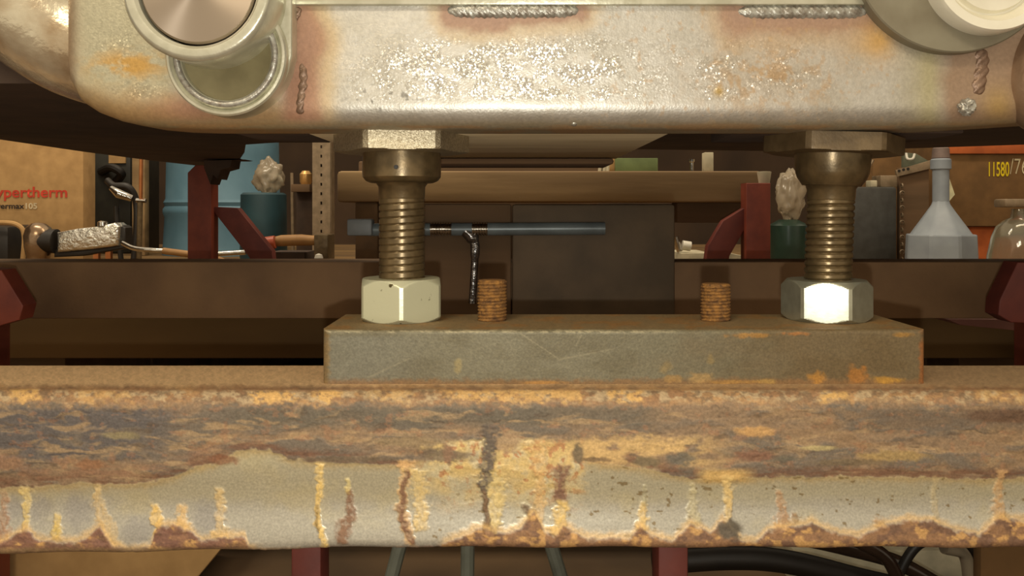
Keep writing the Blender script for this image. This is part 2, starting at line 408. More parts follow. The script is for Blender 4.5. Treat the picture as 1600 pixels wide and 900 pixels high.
    for cx, cy, rx, ry, cc in feats:
        mk = isl(cx, cy, rx, ry, cc); c = mixc(c, cc, mk*0.85); bare = bare*(1-mk)
    # drips
    fx_ = fbm(px/5, py/7, 95, 3)
    def drip(xs, ys, ws, cc, k=0.9, n=0.5):
        nonlocal c, bare, rel
        xx = np.interp(py, ys, xs); ww = np.interp(py, ys, ws)
        d = np.abs(px-xx+(wf*2+wv)*ww*n*2)/np.maximum(ww, 0.1)
        vv = ss(ys[0]-5, ys[0]+3, py+wf*8)*(1-ss(ys[-1]-3, ys[-1]+5, py+wf*8))
        mk = (1-ss(0.55, 1.35, d+0.8*(fx_-0.5)))*vv*k*(0.7+0.3*ss(0.35, 0.55, fx_))
        c = mixc(c, cc, mk); bare = bare*(1-mk); rel = rel+mk*0.8
    Yl = (208, 178, 88); Br = (122, 82, 52); Dk = (92, 80, 68)
    drip([770, 772, 776, 768], [730, 760, 800, 850], [14, 14, 12, 8], Yl, .8)
    drip([764, 765, 762, 756, 758, 764, 770], [664, 700, 735, 762, 790, 820, 850], [13, 10, 12, 7, 4, 5, 14], Dk, .95)
    drip([756, 760, 766], [768, 800, 850], [4, 4, 6], (120, 88, 50))
    drip([640, 632, 626, 634, 645], [720, 745, 790, 820, 852], [14, 8, 8, 8, 8], (214, 164, 84), .8)
    drip([650, 658, 656], [735, 780, 830], [14, 12, 10], (216, 178, 76), .7)
    drip([638, 630, 627, 632, 648], [735, 760, 795, 822, 850], [4, 4, 6, 5, 5], Br, .95)
    drip([500, 501, 495, 497, 507], [724, 760, 795, 820, 856], [6, 6, 4, 6, 7], (220, 180, 70), .9)
    drip([495, 495, 494, 497], [790, 800, 815, 828], [2, 3, 2, 2], (150, 120, 50))
    drip([545, 546, 548, 540, 536], [766, 790, 805, 815, 850], [6, 7, 10, 14, 11], (132, 92, 58), .95, .3)
    drip([543, 543], [748, 770], [4, 5], (214, 186, 80), .6)
    drip([882, 876, 874, 876], [726, 745, 770, 786], [12, 11, 12, 10], (124, 84, 58), .95, .3)
    drip([877, 874, 874], [786, 805, 838], [9, 9, 12], (214, 176, 78), .95)
    drip([845, 843, 842], [690, 770, 825], [18, 9, 6], (204, 158, 76), .7)
    drip([816, 825, 833, 836], [790, 798, 810, 840], [6, 10, 6, 12], (112, 88, 58), .95)
    drip([40, 38, 40, 36], [764, 790, 815, 840], [10, 6, 5, 10], Yl, .9)
    drip([88, 89, 88], [806, 820, 842], [4, 6, 10], (206, 172, 60), .9)
    drip([4, 2], [770, 850], [6, 12], (160, 108, 60), .8)
    drip([239, 243, 248], [792, 812, 836], [6, 9, 7], (218, 176, 70), .95)
    drip([282, 285], [790, 830], [8, 12], (218, 168, 60), .7)
    drip([340, 342, 346], [765, 800, 840], [8, 8, 14], (204, 164, 76), .7)
    drip([150, 152, 180], [760, 800, 855], [6, 10, 14], (206, 164, 70), .6)
    drip([1006, 1005, 1006], [788, 805, 830], [5, 8, 10], (208, 172, 86), .9)
    drip([1008, 1008], [760, 790], [3, 4], (150, 138, 90), .6)
    drip([1138, 1140, 1140], [745, 775, 812], [10, 7, 6], (208, 172, 86), .9)
    drip([1080, 1085, 1086], [756, 790, 820], [6, 9, 14], (176, 158, 96), .6)
    drip([1219, 1222, 1224], [770, 790, 835], [5, 7, 14], (170, 120, 60), .8)
    drip([1241, 1242], [803, 815], [5, 5], (140, 104, 52), .9)
    drip([1566, 1562, 1564, 1560], [735, 760, 800, 850], [9, 8, 10, 26], (186, 140, 74), .9)
    drip([1376, 1376], [810, 826], [8, 10], (168, 122, 60), .8)
    drip([1462, 1464], [746, 830], [4, 6], (176, 150, 86), .5)
    # brown growth along the foot
    fx = np.array([-50, 0, 20, 38, 58, 80, 96, 118, 140, 155, 176, 200, 235, 245, 270, 300, 315, 350, 383, 390, 480, 600, 690, 720, 745, 790, 815, 835, 850, 870, 880, 920, 985, 1000, 1015, 1050, 1080, 1110, 1130, 1160, 1180, 1200, 1220, 1270, 1300, 1340, 1370, 1420, 1460, 1490, 1530, 1560, 1700])
    fy = np.array([850, 848, 838, 826, 842, 845, 846, 846, 836, 822, 852, 860, 854, 824, 820, 830, 846, 838, 838, 858, 860, 859, 850, 838, 826, 834, 824, 800, 832, 836, 822, 842, 840, 824, 836, 844, 818, 834, 812, 846, 846, 830, 826, 818, 832, 838, 826, 812, 816, 828, 836, 810, 824])
    ft = ss(-3, 4, py-np.interp(px, fx, fy)+wf*10)
    fc = np.zeros_like(c); fc[:] = lin((142, 100, 58))
    fc = mixc(fc, (112, 78, 54), ss(0.45, 0.6, fbm(px/20, py/14, 71))*0.9)
    fc = mixc(fc, (200, 148, 62), ss(0.52, 0.7, fbm(px/16, py/10, 72))*0.8)
    fc = mixc(fc, (126, 82, 62), (1-ss(390, 450, px))*ss(0.35, 0.5, fbm(px/20, py/10, 75))*0.8)
    halo = ss(-14, -2, py-np.interp(px, fx, fy)+wf*10)*(1-ft)*(1-ss(390, 420, px)*(1-ss(680, 700, px)))
    c = mixc(c, (214, 166, 72), halo*0.65)
    c = c*(1-ft[..., None])+fc*ft[..., None]
    mk = isl(1140, 828, 20, 14, None); c = mixc(c, (92, 82, 66), mk*0.95)
    bare = bare*(1-ft)*(1-halo*0.6)
    rel = rel+ft*0.8
    for bx_, by_, brx, bry in ((18, 800, 14, 18), (62, 798, 20, 20), (118, 802, 22, 24), (215, 830, 26, 20), (322, 812, 22, 26)):
        mb = isl(bx_, by_, brx, bry, None, soft=0.5)*bare; c = mixc(c, (160, 156, 150), mb*0.7)
    lip = ss(852, 858, py+wf*5); c = mixc(c, (146, 114, 68), lip*0.8); bare = bare*(1-lip)
    # small rust pips on bare metal
    pip = ss(0.72, 0.78, fbm(px/11, py/9, 81, 3))*bare*ss(640, 700, px+wv*200)
    c = mixc(c, (134, 110, 58), pip*0.8)
    gr = fbm(px/4, py/3, 91, 2)-0.5; c = c*(1+gr*(0.42-0.32*bare))[..., None]
    gl = c.mean(-1, keepdims=True); c = gl+(c-gl)*0.78
    c = c*1.12
    rel = rel*(1-bare*0.9)
    return c, bare, rel
def make_beam():
    xs = np.concatenate([np.linspace(-0.62, -0.30, 14)[:-1], np.linspace(-0.30, 0.30, 1150), np.linspace(0.30, 0.62, 14)[1:]])
    prof = []
    for t in np.linspace(0, 1, 4): prof.append((BB-0.0, BBOT+BR+(BT-BR-BBOT-BR)*t, 0, 0))
    for t in np.linspace(0, PI/2, 6)[1:]: prof.append((BB-BR+BR*math.cos(t), BT-BR+BR*math.sin(t), 0, 1))
    for t in np.linspace(0, 1, 60)[1:]: prof.append((BB-BR+(BF+BR-BB+BR)*t, BT, 0, 1))
    for t in np.linspace(0, PI/2, 26)[1:]: prof.append((BF+BR-BR*math.sin(t), BT-BR+BR*math.cos(t), -math.sin(t), math.cos(t)))
    for t in np.linspace(0, 1, 150)[1:]: prof.append((BF, BT-BR+(BBOT+0.005-BT+BR)*t, -1, 0))
    for t in np.linspace(0, PI/2, 12)[1:]: prof.append((BF+0.005-0.005*math.cos(t), BBOT+0.005-0.005*math.sin(t), -math.cos(t), -math.sin(t)))
    for t in np.linspace(0, 1, 6)[1:]: prof.append((BF+0.005+(BB-BR-BF-0.005)*t, BBOT, 0, -1))
    prof.append((BB, BBOT+BR, 0, 0))
    pr = np.array(prof); R = len(pr)
    XX, YY = np.meshgrid(xs, pr[:, 0]); _, ZZ = np.meshgrid(xs, pr[:, 1]); _, NY = np.meshgrid(xs, pr[:, 2]); _, NZ = np.meshgrid(xs, pr[:, 3])
    low = np.clip((BT-ZZ)/(BT-BBOT), 0, 1)
    ZZ = ZZ-low*0.0030*np.clip((-0.05-XX)/0.2, 0, 1)+low*0.0006
    ZZ = ZZ-low*0.0004*np.sin(XX*90)
    px = HX+XX*F/YY; py = HY-ZZ*F/YY
    c, bare, rel = beam_paint(px, py)
    # gently dished bare strip on the face
    s = np.clip((py-722)/132, 0, 1); dish = np.where(NY < -0.9, 0.0010*(1-np.cos(2*PI*s)), 0)
    YY = YY+NY*rel*0.0007+dish; ZZ = ZZ+NZ*rel*0.0004
    me = grid_mesh('square_tube_beam', np.stack([XX, YY, ZZ], -1), c, bare, M['beam'])
    return tag(me, 'rusty square steel tube running across the bottom foreground under the grey bar', 'beam')
make_beam()

# ---------------------------------------------------------------- base bar
PF, PB, PT = 0.447, 0.514, -0.065
def make_plate():
    x0, x1 = X(503, PF), X(1446, PF)
    r = 0.0022; W, D = x1-x0, PB-PF
    xs = np.linspace(0, 1, 520)
    prof = [(PB, BT, 0), (PB, PT-r, 0)]
    for t in np.linspace(0, PI/2, 5)[1:]: prof.append((PB-r+r*math.cos(t), PT-r+r*math.sin(t), 0))
    for t in np.linspace(0, 1, 40)[1:]: prof.append((PB-r+(PF+r-PB+r)*t, PT, 1))
    for t in np.linspace(0, PI/2, 8)[1:]: prof.append((PF+r-r*math.sin(t), PT-r+r*math.cos(t), 1))
    for t in np.linspace(0, 1, 60)[1:]: prof.append((PF, PT-r+(BT-PT+r)*t, 1))
    pr = np.array(prof)
    ux, YY = np.meshgrid(xs, pr[:, 0]); _, ZZ = np.meshgrid(xs, pr[:, 1])
    # rounded front corners: ends pull back
    XX = x0+ux*W
    cr = 0.004
    dl = np.clip(1-(XX-x0)/cr, 0, 1); dr = np.clip(1-(x1-XX)/cr, 0, 1)
    pull = cr*(1-np.sqrt(np.clip(1-dl**2, 0, 1)))+0.5*cr*(1-np.sqrt(np.clip(1-dr**2, 0, 1)))
    YY = np.minimum(np.maximum(YY, PF+pull), PB)
    YY = YY+0
    px = HX+XX*F/YY; py = HY-ZZ*F/YY
    wf = fbm(px/9, py/7, 105)-0.5; wv = fbm(px/60, py/30, 103)-0.5
    c = np.zeros(px.shape+(3,)); c[:] = lin((112, 106, 84))
    c = mixc(c, (98, 90, 66), ss(0.4, 0.7, fbm(px/60, py/30, 110))*0.7)
    c = mixc(c, (122, 120, 106), (1-ss(560, 700, px))*ss(520, 530, py)*0.6)
    c = mixc(c, (112, 88, 54), ss(1000, 1300, px+wv*200)*0.55)
    top = 1-ss(512, 517, py)
    c = mixc(c, (142, 118, 80), top*0.8)  # bar top lightened in colour to make up for overhead light
    c = mixc(c, (150, 110, 60), top*ss(0.5, 0.7, fbm(px/30, py/4, 112))*0.7)
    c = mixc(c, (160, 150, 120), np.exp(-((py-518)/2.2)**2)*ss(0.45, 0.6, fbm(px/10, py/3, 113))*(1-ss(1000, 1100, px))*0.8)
    foot = ss(588, 598, py+wf*12)
    c = mixc(c, (128, 92, 52), foot*0.7)
    for cx, cy, rx, ry, cc in ((1175, 524, 35, 4, (172, 124, 52)), (1245, 521, 20, 3, (170, 110, 50)), (1410, 523, 16, 4, (170, 126, 56)), (1278, 590, 14, 9, (190, 134, 50)), (1340, 586, 16, 16, (176, 116, 44)), (1385, 594, 22, 6, (196, 146, 50)),
                               (1095, 590, 18, 10, (170, 138, 84)), (1050, 592, 16, 6, (160, 124, 66)), (1200, 596, 14, 5, (170, 136, 70)), (1040, 575, 10, 10, (140, 120, 76)), (1442, 560, 7, 40, (160, 98, 48)), (1110, 560, 6, 8, (140, 120, 76)), (1146, 597, 40, 4, (168, 126, 60)), (715, 571, 6, 10, (146, 130, 84)), (508, 560, 8, 45, (140, 112, 66)), (850, 598, 30, 3, (176, 128, 60))):
        d = np.sqrt(((px-cx)/rx)**2+((py-cy)/ry)**2)+wf*1.4
        c = mixc(c, cc, (1-ss(0.5, 1.3, d))*0.65)
    for (ax, ay, bx, by) in ((812, 520, 872, 560), (908, 524, 900, 540), (872, 562, 960, 545), (575, 590, 640, 560)):
        t = np.clip(((px-ax)*(bx-ax)+(py-ay)*(by-ay))/((bx-ax)**2+(by-ay)**2), 0, 1)
        d = np.hypot(px-ax-t*(bx-ax), py-ay-t*(by-ay)); c = mixc(c, (158, 148, 118), (1-ss(0.3, 1.8, d))*0.3)
    c = c*(0.88+0.24*fbm(px/4, py/3, 121, 2))[..., None]
    bare = np.clip(1-foot-top*0.6, 0, 1)
    bar = grid_mesh('mounting_bar', np.stack([XX, YY, ZZ], -1), c, bare, M['plate'])
    # close the two ends
    bm = bmesh.new(); bm.from_mesh(bar.data); bm.verts.ensure_lookup_table()
    n = 520; R = len(pr)
    for k in (0, n-1):
        try: bm.faces.new([bm.verts[i*n+k] for i in range(R)])
        except ValueError: pass
    bm.to_mesh(bar.data); bm.free()
    return tag(bar, 'flat grey steel bar lying on the rusty square tube carrying two nuts', 'steel bar')
make_plate()

# ---------------------------------------------------------------- hex, thread and bolt builders
def hexbody(cx, cy, z0, z1, apo, rot, chb, cht, rc=1.0, nt=24, zr=30, bm=None, hole=0.0):
    bm = bm or bmesh.new(); rows = []; n = 6*nt; Rc = apo/math.cos(PI/6)
    zs = np.linspace(0, 1, zr); H = z1-z0
    def rad(t, z):
        a = (t % (PI/3))-PI/6
        r = apo/math.cos(a)
        r = min(r, Rc*0.975)
        lim = 9
        db = (z-z0); dt = (z1-z)
        if chb > 0: lim = min(lim, apo*0.985+db*(Rc-apo)/chb*1.0)
        if cht > 0: lim = min(lim, apo*0.985+dt*(Rc-apo)/cht*1.0)
        return min(r, lim)
    ths = [2*PI*i/n for i in range(n)]
    zz = [z0+H*(0.5-0.5*math.cos(PI*s)) for s in zs]
    if hole: rows.append([bm.verts.new((cx+hole*math.cos(t), cy+hole*math.sin(t), z0)) for t in ths])
    for z in zz:
        rows.append([bm.verts.new((cx+rad(t, z)*math.cos(t+rot), cy+rad(t, z)*math.sin(t+rot), z)) for t in ths])
    grid_faces(bm, rows, True)
    bm.faces.new(rows[0]); bm.faces.new(rows[-1])
    return bm
def threaded(cx, cy, z0, z1, r, pitch, depth, n=56, per=14, flat=0.5, lump=0.0, seed=1, topch=0.0):
    bm = bmesh.new(); rows = []; m = int((z1-z0)/pitch*per)
    rnd = np.random.RandomState(seed)
    lumps = rnd.rand(m+1, n)*lump
    for i in range(m+1):
        z = z0+(z1-z0)*i/m; row = []
        for k in range(n):
            t = 2*PI*k/n; ph = (z/pitch-t/(2*PI)) % 1.0
            tri = abs(ph-0.5)*2   # 0 at crest 1 at root
            d = depth*min(1, max(0, (tri-flat)/(1-flat)))
            rr = r-d-lumps[i, k]
            if topch: rr = min(rr, r-topch+max(0, (z1-z))*1.0) if z1-z < topch else rr
            row.append(bm.verts.new((cx+rr*math.cos(t), cy+rr*math.sin(t), z)))
        rows.append(row)
    grid_faces(bm, rows, True); bm.faces.new(rows[0]); bm.faces.new(rows[-1])
    return bm
YB = 0.49
WZ = 0.043      # underside of the weldment
def facing(px): return -math.atan2(px-HX, F)      # rotation about z that turns a face to the viewer
def level_bolt(px, head_rot, seed, label, left):
    cx = X(px, YB); t = thing('levelling_bolt', label, 'bolt', 'levelling bolts between the weldment and the bar', (cx, YB, PT))
    th = -PI/2+facing(px)        # direction towards viewer
    apo = 0.0405*math.cos(PI/6)
    hd = finish(hexbody(cx, YB, 0.0325, WZ, apo, th-PI/6+head_rot, 0.0007, 0.0, zr=14), 'hex_head', M['head_face'] if left else M['bolt_rough'], t, ang=20)
    sc = YB/F
    # collar below the head
    a = 0.0228 if left else 0.0200
    zc0 = Z(278, YB)
    if left:
        prof = [(a*0.80, Z(286, YB)), (a*0.92, Z(283, YB)), (a, Z(277, YB)), (a*1.01, Z(268, YB)), (a*1.0, 0.0325)]
    else:
        prof = [(0.0165, Z(288, YB)), (0.0195, Z(276, YB)), (0.0205, Z(268, YB)), (0.0215, 0.0325)]
    cl = finish(lathe(prof, (cx, YB, 0), n=64), 'collar', M['bolt_steel'], t)
    if left:
        hx, hz = X(619, YB-a), Z(261, YB-a)
        dy = math.sqrt(a*a-(hx-cx)**2)
        s = finish(lathe([(0.0016, 0.0005), (0.0012, 0.0002), (0.0011, -0.0004)], (hx, YB-dy-0.0004, hz), 'Y', 20), 'set_screw', M['black'], cl); 
    r = 0.0134
    nk = finish(lathe([(r*0.96, Z(312, YB)), (r*1.0, Z(308, YB)), (r*1.02, Z(292, YB)), (r*1.12, Z(287, YB)), (r*1.2, Z(284, YB))], (cx, YB, 0), n=64), 'neck', M['bolt_steel'], t)
    zt = Z(311, YB)
    finish(threaded(cx, YB, PT+0.001, zt, r, 0.00395, 0.0007 if left else 0.0010, flat=0.7 if left else 0.45), 'threaded_shank', M['bolt_steel'], t, ang=50)
    return t
level_bolt(628, math.radians(0), 3, 'left levelling bolt with sparkling hex head and a small set screw in its collar', True)
rb_ = level_bolt(1291, math.radians(11), 4, 'right levelling bolt with a dull brown hex head above the gleaming nut', False)
rb_.rotation_euler = (0, math.radians(2.2), 0); rb_.location.z -= 0.0008
def nut(px, rot, zb, zt, m, label, apo=0.0226, YN=YB):
    cx = X(px, YN); th = -PI/2+facing(px)
    o = finish(hexbody(cx, YN, zb, zt, apo, th+rot, 0.0026, 0.0040, zr=44, hole=0.0), 'hex_nut', m, ang=24)
    o.data.transform(Matrix.Translation((-cx, -YN, -zb))); o.location = (cx, YN, zb)
    return tag(o, label, 'nut', 'nuts on the grey bar')
ztop = Z(440, YB-0.015)
n1 = nut(627, 0.0, PT, ztop+0.001, M['nut'], 'pale zinc hex nut with an edge to the front on the left levelling bolt')
for (sx, sy, sr) in ((596, 452, .0018), (588, 448, .0012), (676, 464, .0014), (641, 468, .0008), (664, 492, .0011), (662, 489, .0008), (570, 470, 0.0006)):
    pass
n2 = nut(1291, -PI/6, PT, ztop, M['nut_bright'], 'gleaming flat faced hex nut at the foot of the right levelling bolt')
# rusty studs
for px, lb in ((769, 'short rust orange threaded stud nearest the left nut'), (1118, 'short rust brown threaded stud left of the gleaming nut')):
    cx = X(px, 0.485)
    o = finish(threaded(cx, 0.485, PT, Z(437 if px < 900 else 443, 0.485), 0.0088, 0.0019, 0.0009, n=40, per=8, flat=0.2, lump=0.0005, seed=px, topch=0.0012), 'threaded_stud', M['stud'], ang=180)
    o.data.transform(Matrix.Translation((-cx, -0.485, -PT))); o.location = (cx, 0.485, PT)
    tag(o, lb, 'stud', 'rusty studs in the grey bar')

# ---------------------------------------------------------------- weldment above
WF = 0.44; WR = 0.013
wm = thing('machine_frame', 'heat tinted galvanised steel machine frame resting on both levelling bolts', 'machine frame', None, (0, WF, WZ))
def weld_paint(px, py):
    wv = fbm(px/60, py/50, 203)-0.5; wf = fbm(px/10, py/9, 205)-0.5
    c = np.zeros(px.shape+(3,)); c[:] = lin((198, 195, 186))
    c = mixc(c, (184, 180, 168), ss(0.4, 0.7, fbm(px/50, py/40, 206))*0.6)
    bare = np.ones_like(px)
    def tint(cc, mk, b=0.7):
        nonlocal c, bare
        mk = np.clip(mk, 0, 1); c = mixc(c, cc, mk); bare = bare*(1-mk*b)
    # left curved end
    lf = 1-ss(255, 300, px)
    tint((178, 172, 138), lf*0.7, 0.2)
    tint((190, 150, 80), lf*np.exp(-((py-102)/22)**2-((px-200)/60)**2)*ss(0.3, 0.6, fbm(px/22, py/12, 211))*1.2)
    tint((148, 116, 88), np.exp(-((px-103)/18)**2)*0.8)  # shading along the left crease painted as a brown band
    tint((168, 134, 84), (1-ss(420, 520, px))*ss(120, 180, py+wv*60)*0.85)
    tint((160, 118, 94), np.exp(-((px-300)/70)**2-((py-170)/22)**2)*0.8)
    # heat tint beside the bracket
    e = 505+12*np.sin(py/32.0)+ss(90, 140, py)*12-ss(10, 80, 90-py)*14
    m1 = ss(430, 455, px)*(1-ss(-16, 14, px-e+wv*12))*(1-ss(186, 205, py))
    tint((168, 126, 100), m1*0.9)
    tint((196, 168, 116), np.exp(-((px-e-6+wv*12+wf*8)/16)**2)*0.55*(1-ss(186, 205, py)))
    tint((146, 104, 80), np.exp(-((px-468)/18)**2-((py-130)/45)**2)*0.6)
    # halos of the two welds
    def halo(x0, x1, y1, ext, cc, cr):
        dx = np.maximum(np.maximum(x0-px, px-x1), 0); dy = np.maximum(py-y1, 0)
        d = np.hypot(dx, dy)+wv*30+wf*10
        tint(cc, (1-ss(ext*0.45, ext*1.1, d))*0.9)
        tint(cr, np.exp(-((d-ext)/(ext*0.4))**2)*0.45)
    halo(705, 905, 20, 30, (160, 126, 106), (192, 164, 116))
    halo(1155, 1352, 22, 46, (160, 126, 104), (184, 148, 96))
    tint((196, 152, 76), np.exp(-((px-1375)/34)**2-((py-65)/32)**2)*0.8)
    # rust specks
    rg = np.exp(-((px-1200)/110)**2-((py-125)/55)**2)
    tint((172, 140, 98), rg*(0.25+0.6*ss(0.5, 0.65, fbm(px/14, py/12, 221))))
    tint((178, 148, 110), ss(0.66, 0.74, fbm(px/9, py/9, 223))*0.5*ss(800, 1000, px)*(1-ss(1400, 1440, px)))
    tint((172, 140, 66), np.exp(-((px-1123)/9)**2-((py-143)/8)**2)*0.9)
    tint((90, 84, 74), ss(0.70, 0.76, fbm(px/6, py/6, 224, 2))*np.exp(-((px-600)/60)**2-((py-155)/22)**2)*0.9)
    # right end
    tint((166, 156, 104), np.exp(-((px-1450)/26)**2)*0.7*(1-ss(190, 205, py)))
    tint((150, 122, 96), ss(1455, 1490, px+wv*24)*0.9)
    tint((172, 140, 70), np.exp(-((px-1560)/25)**2-((py-165)/30)**2)*0.6)
    tint((176, 168, 144), ss(1376, 1420, px)*(1-ss(1430, 1460, px))*0.4, 0)
    # darker tan strip along the lower lip
    tint((150, 136, 104), ss(183, 196, py+wv*8)*0.75, 0.5)
    tint((164, 124, 78), ss(188, 198, py)*ss(0.45, 0.65, fbm(px/60, py/6, 231))*0.6)
    c = c*(0.93+0.14*fbm(px/3.5, py/3.5, 241, 2))[..., None]
    return c, bare
def make_frame_face():
    ztop = 0.175
    xs = np.linspace(X(95, WF), X(1790, WF), 1080)
    pxs = HX+xs*F/WF
    # lower edge in photo rows: curved left end, straight bottom
    zb = np.interp(pxs, [94, 97, 104, 118, 140, 175, 215, 260, 310, 1400, 1470, 1520, 1600, 1790], [Z(60, WF+WR), Z(120, WF+WR), Z(145, WF+WR), Z(163, WF+WR), Z(177, WF+WR), Z(190, WF+WR), Z(197, WF+WR), Z(201, WF+WR), WZ, WZ, Z(201, WF+WR), Z(199, WF+WR), Z(194, WF+WR), Z(182, WF+WR)])
    rows = []
    for t in np.linspace(0, 1, 150):
        rows.append(np.stack([xs, np.full_like(xs, WF), ztop+(zb+WR-ztop)*t], -1))
    for a in np.linspace(0, PI/2, 22)[1:]:
        rows.append(np.stack([xs, WF+WR-WR*math.cos(a)+0*xs, zb+WR-WR*math.sin(a)], -1))
    for t in np.linspace(0, 1, 8)[1:]:
        rows.append(np.stack([xs, WF+WR+(0.478-WF-WR)*t+0*xs, zb], -1))
    rows.append(np.stack([xs, 0.478+0*xs, ztop+0*xs], -1))
    V = np.array(rows)
    d = np.clip(1-(V[:, :, 0]-xs[0])/0.010, 0, 1); rec = 0.010*(1-np.sqrt(np.clip(1-d*d, 0, 1)))
    V[:, :, 1] = np.minimum(V[:, :, 1]+rec, 0.478)
    V[:, :, 1] += np.where(V[:, :, 1] < WF+0.012, 0.00025*(fbm(V[:, :, 0]*60, V[:, :, 2]*60, 9)-0.5)*2, 0)
    px = HX+V[:, :, 0]*F/V[:, :, 1]; py = HY-V[:, :, 2]*F/V[:, :, 1]
    c, bare = weld_paint(px, py)
    nz = fbm(px/24, py/16, 261)
    fa = 0.9*np.exp(-((px-790)/230)**4-((py-110)/52)**4)+0.8*np.exp(-((px-1190)/120)**4-((py-115)/55)**4)+0.8*np.exp(-((px-215)/45)**2-((py-145)/22)**2)+0.5*np.exp(-((px-190)/50)**2-((py-70)/50)**2)
    fa = np.clip(fa, 0, 1)*ss(0.28, 0.6, nz)*(py < 158)
    o = grid_mesh('box_section', V, c, bare, M['weld_body'], facet=fa)
    o.data.transform(Matrix.Translation(-parent_world(wm))); o.parent = wm
    return o
make_frame_face()
# top flange
finish(box_bm(X(455, .437), X(1385, .437), .4365, .478, Z(7, .4365), Z(7, .4365)+0.012, 0.0006), 'top_flange', M['zinc'], wm)
M['tint'] = mat('heat tinted brown steel', (158, 132, 106), (136, 108, 84), 0.34, 0.5, 60, 0.2, 500)
M['galv_pipe'] = mat('galvanised pipe', (222, 214, 190), (180, 158, 128), 0.25, 0.7, 45, 0.3, 160, bdist=0.002)
M['grey_disc'] = mat('dull grey disc', (136, 130, 110), (122, 114, 94), 0.55, 0.2, 50, 0.1)
pm, pnt, pb = newmat('turned pin face')
pb.inputs['Base Color'].default_value = L(176, 162, 146); pb.inputs['Metallic'].default_value = 0.85
pb.inputs['Roughness'].default_value = 0.36; pb.inputs['Anisotropic'].default_value = 0.85
tg = pnt.nodes.new('ShaderNodeTangent'); tg.direction_type = 'RADIAL'; tg.axis = 'Y'
pnt.links.new(tg.outputs[0], pb.inputs['Tangent']); M['pin'] = pm
# weld beads
def bead(px0, px1, py, rpx, m, slant=1.0, name='weld_bead', pitch=9.0, vert=False, yo=0.001, amp=0.06):
    bm = bmesh.new(); rows = []; s = WF/F; n = 28; Lb = (px1-px0); m_ = int(Lb/1.2)
    for i in range(m_+1):
        u = i/m_; rr = rpx*s*(max(0.05, 1-abs(2*u-1)**8))**0.5; row = []
        for k in range(n):
            t = 2*PI*k/n
            rip = 1+amp*math.sin(2*PI*(u*Lb+slant*rpx*math.sin(t))/pitch)+0.05*math.sin(u*Lb*0.31+2)
            a, b = rr*rip*math.cos(t), rr*rip*math.sin(t)
            q = (px0+u*Lb)
            if vert: p = (X(py, WF)+b+0.0010*math.sin(u*5), WF+yo-abs(a)*0.8 if a < 0 else WF+yo+a*0.2, Z(q, WF))
            else: p = (X(q, WF), WF+yo+a*0.75, Z(py, WF)+b)
            row.append(bm.verts.new(p))
        rows.append(row)
    grid_faces(bm, rows, True); bm.faces.new(rows[0]); bm.faces.new(rows[-1])
    return finish(bm, name, m, wm, ang=180)
bead(698, 905, 16, 12.5, M['bead']); bead(1152, 1356, 18, 11.5, M['bead'])
bead(10, 34, 463, 7, M['bead_dark'], vert=True); bead(96, 178, 471, 9, M['bead_dark'], vert=True, pitch=14, yo=0.0018, amp=0.07)
# bottom nub
finish(blob((X(897, .4465), .4465, Z(192, .4465)), 0.0019, 0.1, 3), 'weld_spatter', M['bead'], wm)
M['cup'] = mat('olive steel disc', (150, 142, 108), (128, 120, 90), 0.35, 0.5, 50, 0.1)
# left bracket plate with cup
def arc(cx, cy, r, a0, a1, n): return [(cx+r*math.cos(math.radians(a0+(a1-a0)*i/n)), cy+r*math.sin(math.radians(a0+(a1-a0)*i/n))) for i in range(n+1)]
pl = [(456, -200), (456, 88)]+arc(356, 84, 98, 8, 172, 30)+[(258, -200)]
def bracket():
    Y0 = 0.4295
    bm = pprism(pl, Y0, WF+0.002, 0.0012)
    return finish(bm, 'bracket_plate', M['zinc'], wm)
# plate as ring opening: plate outline filled by cup in front of it
bracket()
Yc = 0.424; s = Yc/F; cc = P(352, 86, Yc)
R2 = 95*s; Ri = 84*s
finish(lathe([(R2*1.0, 0.010), (R2, 0.0012), (R2-0.0008, 0.0002), (Ri+0.0016, 0.0), (Ri+0.0006, 0.0012), (Ri, 0.0022), (Ri-0.0005, 0.0005), (Ri-0.0015, -0.0003), (Ri-0.0030, -0.0002), (Ri-0.0044, 0.0012), (Ri-0.0048, 0.0040)], (cc.x, Yc, cc.z), 'Y', 96, cap=False), 'cup_boss', M['zinc'], wm)
finish(lathe([(Ri-0.0040, 0.012), (Ri-0.0046, 0.0040), (Ri*0.6, 0.0052), (0.0005, 0.0056)], (cc.x, Yc, cc.z), 'Y', 96), 'cup_disc', M['cup'], wm)
finish(tube([(cc.x+(Ri-0.0022)*math.cos(a_), Yc+0.0006, cc.z+(Ri-0.0022)*math.sin(a_)) for a_ in np.linspace(0, 2*PI, 97)], 0.0017, 12, cap=False), 'highlight_ring', M['bead'], wm)  # ring added so its rounded bead gives the cup a bright crescent
Y1 = 0.404; s = Y1/F; c1 = P(306, -24, Y1); R1 = 119*s; Rs = 92*s
finish(lathe([(R1, 0.034), (R1, 0.0025), (R1-0.0012, 0.0007), (R1-0.0025, 0.0), (Rs+0.0025, 0.0003), (Rs+0.0010, 0.0018), (Rs+0.0004, 0.006)], (c1.x, Y1, c1.z), 'Y', 128, cap=False), 'bushing_ring', M['zinc'], wm)
finish(lathe([(Rs-0.0002, 0.03), (Rs-0.0002, 0.0030), (Rs-0.0012, 0.0018), (0.0005, 0.0016)], (c1.x, Y1, c1.z), 'Y', 128), 'pin_end', M['pin'], wm)
# left rounded pipe end, lower left silhouette
s = 0.46/F
pts = [P(-160, -110, .475), P(-80, -60, .472), P(-10, -36, .470), P(48, 18, .471), P(110, 60, .476), P(175, 84, .478)]
finish(tube(spline(pts, 8), [0.032]*40+[0.030], 40), 'left_pipe', M['galv_pipe'], wm)
